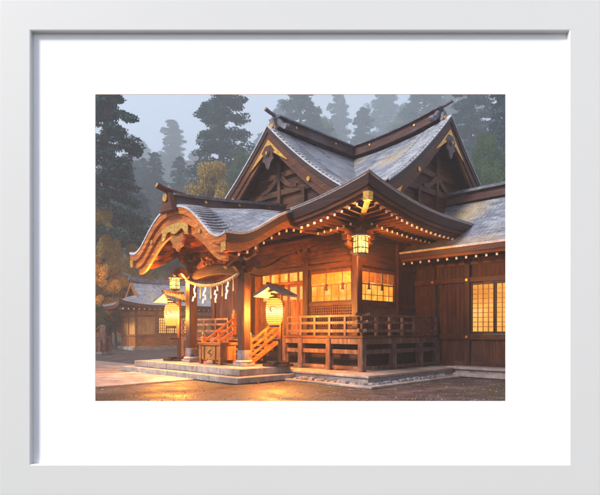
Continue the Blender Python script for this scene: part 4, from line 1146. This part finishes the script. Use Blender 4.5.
TREES = [
 ('cedar_b', 106, 60, 61.9, 92, 'tall dark cedar at the left edge, nearest of the forest trees', 'cedar_tree', .3),
 ('cedar_c', 172, 120, 215, 44, 'slim pale blue cedar faded by mist above the porch ridge end', 'cedar_tree', 1.1),
 ('cedar_a', 222, 52, 96, 86, 'broad grey-green cedar rising left of the front gable', 'cedar_tree', 2.2),
 ('amber_a', 214, 163, 70, 66, 'olive and amber broadleaf tree just above the porch ridge', 'broadleaf_tree', .5),
 ('broad_b', 244, 150, 86, 48, 'rounded green broadleaf tree tucked against the left slope of the front gable', 'broadleaf_tree', 1.5),
 ('cedar_b', 300, 76, 150, 62, 'blue-grey cedar standing directly behind the front gable peak', 'cedar_tree', 3.0),
 ('cedar_c', 338, 92, 235, 44, 'thin misty cedar between the front gable and the roof valley', 'cedar_tree', .9),
 ('cedar_c', 362, 108, 190, 50, 'hazy conical tree above the valley of the two ridges', 'broadleaf_tree', 2.0),
 ('cedar_a', 386, 70, 245, 56, 'very pale cedar behind the middle of the right ridge', 'cedar_tree', 4.0),
 ('cedar_b', 424, 62, 170, 64, 'misty cedar behind the right ridge, left of its raised end', 'cedar_tree', 5.0),
 ('cedar_a', 470, 40, 105, 78, 'tall green-grey cedar just right of the right gable peak', 'cedar_tree', .2),
 ('cedar_c', 505, 60, 80, 74, 'dark cedar at the right edge above the wing roof', 'cedar_tree', 1.9),
 ('broad_b', 486, 134, 72, 58, 'low green broadleaf tree behind the right gable and wing ridge', 'broadleaf_tree', .8),
 ('broad_a', 508, 160, 62, 46, 'dense low green tree at the right edge resting on the wing ridge line', 'broadleaf_tree', 2.8),
 ('cedar_a', 142, 168, 150, 48, 'small misty cedar between the left cedar and the porch roof', 'cedar_tree', 2.6),
 ('broad_a', 163, 208, 120, 46, 'blurred blue-green tree behind the left tip of the porch roof', 'broadleaf_tree', 1.2),
 ('cedar_c', 262, 132, 240, 36, 'faint distant cedar at the left shoulder of the front gable', 'cedar_tree', 3.3),
 ('cedar_a', 196, 150, 250, 38, 'faint distant cedar between the slim pale cedar and the broad grey-green one', 'cedar_tree', 4.4),
 ('cedar_b', 140, 140, 255, 40, 'faintest distant cedar in the pale gap beside the dark left cedar', 'cedar_tree', 5.2),
 ('cedar_c', 448, 84, 235, 44, 'faded cedar directly above the right gable ornament', 'cedar_tree', .1),
 ('amber_a', 101, 206, 58, 58, 'large olive and amber autumn tree with glow painted into its leaves under the dark cedar at the left edge', 'autumn_glow_tree', .6),
 ('golden_a', 116, 258, 60, 52, 'low golden tree with glow painted into its leaves beside the gable of the small building', 'autumn_glow_tree', 2.3),
 ('amber_a', 136, 244, 61.9, 46, 'amber tree with painted glow rising behind the gable of the small building', 'autumn_glow_tree', 4.1),
 ('broad_b', 172, 254, 72, 60, 'dark green tree behind the small building roof', 'broadleaf_tree', 3.9),
 ('broad_a', 216, 246, 80, 60, 'dark green tree seen through the porch past the far pillar', 'broadleaf_tree', .4),
 ('golden_a', 97, 256, 56, 50, 'low golden bush-like tree with painted glow cut by the left edge above the weathered posts', 'autumn_glow_tree', 1.4),
 ('broad_b', 408, 104, 200, 52, 'hazy rounded green tree behind the middle of the right ridge', 'broadleaf_tree', 1.0),
 ('broad_a', 320, 112, 175, 48, 'soft rounded green tree over the left ridge, between two misty cedars', 'broadleaf_tree', 4.6),
 ('cedar_b', 452, 56, 215, 60, 'wide hazy cedar behind the raised end of the right ridge', 'cedar_tree', 2.4),
 ('cedar_c', 282, 100, 220, 44, 'pale cedar showing just behind the raised tube of the front gable', 'cedar_tree', 1.5),
 ('broad_a', 110, 306, 57, 30, 'low dark bush behind the left corner of the small building', 'bush', 1.7),
 ('broad_a', 92, 300, 52, 40, 'low dark bush-like tree at the far left behind the weathered posts', 'broadleaf_tree', 5.5),
]
for k, px, top, d, w, lab, nm, rz in TREES: tree(k, px, top, d, w, lab, FG_, nm, rz)

# the far wood on the slope reads as one mass
cr, tr = cedar_meshes(31, leaf=.02, per=9); cr2, _ = cedar_meshes(32, slim=1.2, leaf=.022, per=9)
mb = MB(); rn = random.Random(12)
for k_ in range(290):
    d = 110 + 440*rn.random(); x = rn.uniform(-.62, .62)*d
    if k_ >= 230: d = 74 + 60*rn.random(); x = rn.choice((-1, -1, 1))*rn.uniform(.46, 1.1)*d
    h = rn.uniform(17, 29); w_ = h*rn.uniform(.9, 1.4)
    if d < 160 and abs(x) < .2*d and rn.random() < .5: continue
    zb = hz(x, d)-.5; a = rn.uniform(0, 2*PI); ca, sa = math.cos(a)*w_, math.sin(a)*w_
    o = len(mb.v); src = cr if rn.random() < .6 else cr2
    mb.v += [(x+ca*p[0]-sa*p[1], d+sa*p[0]+ca*p[1], zb+p[2]*h) for p in src.v]
    mb.f += [tuple(o+i for i in f) for f in src.f]; mb.m += src.m
fo_ = mb.build('forest', ['cedar2']); fo_['kind'] = 'stuff'
# small stone posts at the left
def stone_post(px, d, h, w, label, name, group=None):
    x = (px-PX0)/F*d
    t = thing(name, label, 'post', (x, d, 0), .3, group)
    mb = MB(); mb.box(-w*.8, w*.8, -w*.8, w*.8, 0, .22); P2('plinth', mb, ['rock'], t, .03)
    mb = MB(); mb.box(-w/2, w/2, -w/2, w/2, .22, h-.15); mb.add([(-w/2, -w/2, h-.15), (w/2, -w/2, h-.15), (w/2, w/2, h-.15), (-w/2, w/2, h-.15), (0, 0, h)], [(0, 1, 4), (1, 2, 4), (2, 3, 4), (3, 0, 4)])
    P2('shaft', mb, ['weathered'], t, .02)
stone_post(102.5, 41, 2.4, .5, 'tallest square weathered post at the left edge under the golden tree', 'boundary_post', 'weathered posts at the left')
stone_post(108.5, 41.5, 1.5, .4, 'short square weathered post between the tall post and the small building', 'boundary_post', 'weathered posts at the left')
stone_post(98, 40.5, 1.3, .4, 'short weathered post left of the tallest one, cut by the mat edge', 'boundary_post', 'weathered posts at the left')

# ------------------------------------------------------------------ the picture frame
DM = 13.6; FD = .15
def fx(px, d): return (px-PX0)/F*d
def fz(py, d): return EYE + (HZ-py)/F*d
pf = thing('picture_frame', 'pale grey picture frame with a wide white mat around the shrine view', 'frame', (0, DM, fz(500, DM)))
def rect_ring(mb, o, i, y0, y1, bev=0, mi=0):
    """o, i = (x0, x1, z0, z1)"""
    for (x0, x1, z0, z1) in ((o[0], i[0], o[2], o[3]), (i[1], o[1], o[2], o[3]), (i[0], i[1], i[3], o[3]), (i[0], i[1], o[2], i[2])):
        mb.box(x0, x1, y0, y1, z0, z1, mi)
def local(mb, off):
    mb.v = [(x-off[0], y-off[1], z-off[2]) for x, y, z in mb.v]
off = pf.location
def ring_profile(outer, inner, prof_):
    """mitred ring: prof_ = list of (t 0 outer..1 inner, y)"""
    mb = MB(); n = len(prof_)
    cs = []
    for t, y in prof_:
        x0, x1, z0, z1 = [lerp(a, b, t) for a, b in zip(outer, inner)]
        cs.append([(x0, y, z0), (x1, y, z0), (x1, y, z1), (x0, y, z1)])
    vs = [p for c in cs for p in c]; fs = []
    for i in range(n):
        j = (i+1) % n
        for k in range(4): fs.append((i*4+k, i*4+(k+1) % 4, j*4+(k+1) % 4, j*4+k))
    mb.add(vs, fs); return mb
df = DM-FD
outer = (fx(-4, df), fx(604, df), fz(499, df), fz(-4, df)); inner = (fx(30.5, df), fx(569.5, df), fz(464.5, df), fz(30.5, df))
mb = ring_profile(outer, inner, [(0, DM+.12), (0, df+.02), (.09, df+.004), (.13, df), (.97, df), (1, df+.014), (1, DM+.12)])
local(mb, off); mb.build('moulding', ['frame'], pf)
mo = (fx(24, DM), fx(576, DM), fz(471, DM), fz(24, DM)); mi_ = (fx(95.3, DM), fx(505.7, DM), fz(401.2, DM), fz(94.3, DM))
mb = ring_profile(mo, mi_, [(0, DM), (.997, DM), (1, DM+.015), (0, DM+.015)])
local(mb, off); mb.build('mat_board', ['mat'], pf)

# ------------------------------------------------------------------ haze
mb = MB(); mb.box(-425, 425, -62, 800, -3.7, 330)
hz_o = mb.build('haze', [], None); hz_o['kind'] = 'stuff'
hm = bpy.data.materials.new('haze'); hm.use_nodes = True
N = hm.node_tree.nodes; N.remove(N['Principled BSDF']); pv = N.new('ShaderNodeVolumePrincipled')
pv.inputs['Color'].default_value = (.84, .92, 1.0, 1); pv.inputs['Density'].default_value = .0016; pv.inputs['Anisotropy'].default_value = .2
hm.node_tree.links.new(pv.outputs[0], N['Material Output'].inputs['Volume'])
hz_o.data.materials.append(hm)

# ------------------------------------------------------------------ light, sky, camera
to_sun = Vector((-1.3, -1.0, 1.3)).normalized()
sun = bpy.data.lights.new('sun', 'SUN'); sun.energy = 1.5; sun.angle = math.radians(14); sun.color = (1, .965, .92)
so_ = bpy.data.objects.new('sun', sun); COL.objects.link(so_); so_.rotation_euler = to_sun.to_track_quat('Z', 'Y').to_euler()
w = bpy.data.worlds.new('World'); S.world = w; w.use_nodes = True
N, L = w.node_tree.nodes, w.node_tree.links
bg = N['Background']; sky = N.new('ShaderNodeTexSky'); sky.sky_type = 'NISHITA'; sky.sun_disc = False
sky.sun_elevation = math.asin(to_sun.z); sky.sun_rotation = math.atan2(to_sun.x, to_sun.y)
tc = N.new('ShaderNodeTexCoord'); ns = N.new('ShaderNodeTexNoise'); ns.inputs['Scale'].default_value = 3.2; ns.inputs['Detail'].default_value = 7
L.new(tc.outputs['Generated'], ns.inputs['Vector'])
mr = N.new('ShaderNodeMapRange'); mr.inputs[1].default_value = .35; mr.inputs[2].default_value = .65; mr.inputs[3].default_value = .55; mr.inputs[4].default_value = .95
L.new(ns.outputs['Fac'], mr.inputs[0])
mx = N.new('ShaderNodeMix'); mx.data_type = 'RGBA'; L.new(mr.outputs[0], mx.inputs['Factor'])
L.new(sky.outputs[0], mx.inputs['A']); mx.inputs['B'].default_value = (2.2, 2.35, 2.8, 1)
L.new(mx.outputs['Result'], bg.inputs['Color']); bg.inputs['Strength'].default_value = .076

cam = bpy.data.cameras.new('camera'); co = bpy.data.objects.new('camera', cam); COL.objects.link(co)
co.location = (0, 0, EYE); co.rotation_euler = (PI/2, 0, 0)
cam.sensor_width = 36; cam.sensor_fit = 'HORIZONTAL'; cam.lens = F/600*36; cam.shift_x = 0; cam.shift_y = (HZ-247.5)/600
cam.clip_end = 2000; cam.clip_start = .1
S.camera = co
S.view_settings.view_transform = 'Standard'; S.view_settings.look = 'None'; S.view_settings.exposure = EXPO; S.view_settings.gamma = 1
S.render.engine = 'CYCLES'
c = S.cycles; c.use_denoising = True; c.max_bounces = 6; c.diffuse_bounces = 3; c.glossy_bounces = 2; c.transparent_max_bounces = 12
c.volume_bounces = 1; c.sample_clamp_indirect = 4; c.caustics_reflective = False; c.caustics_refractive = False
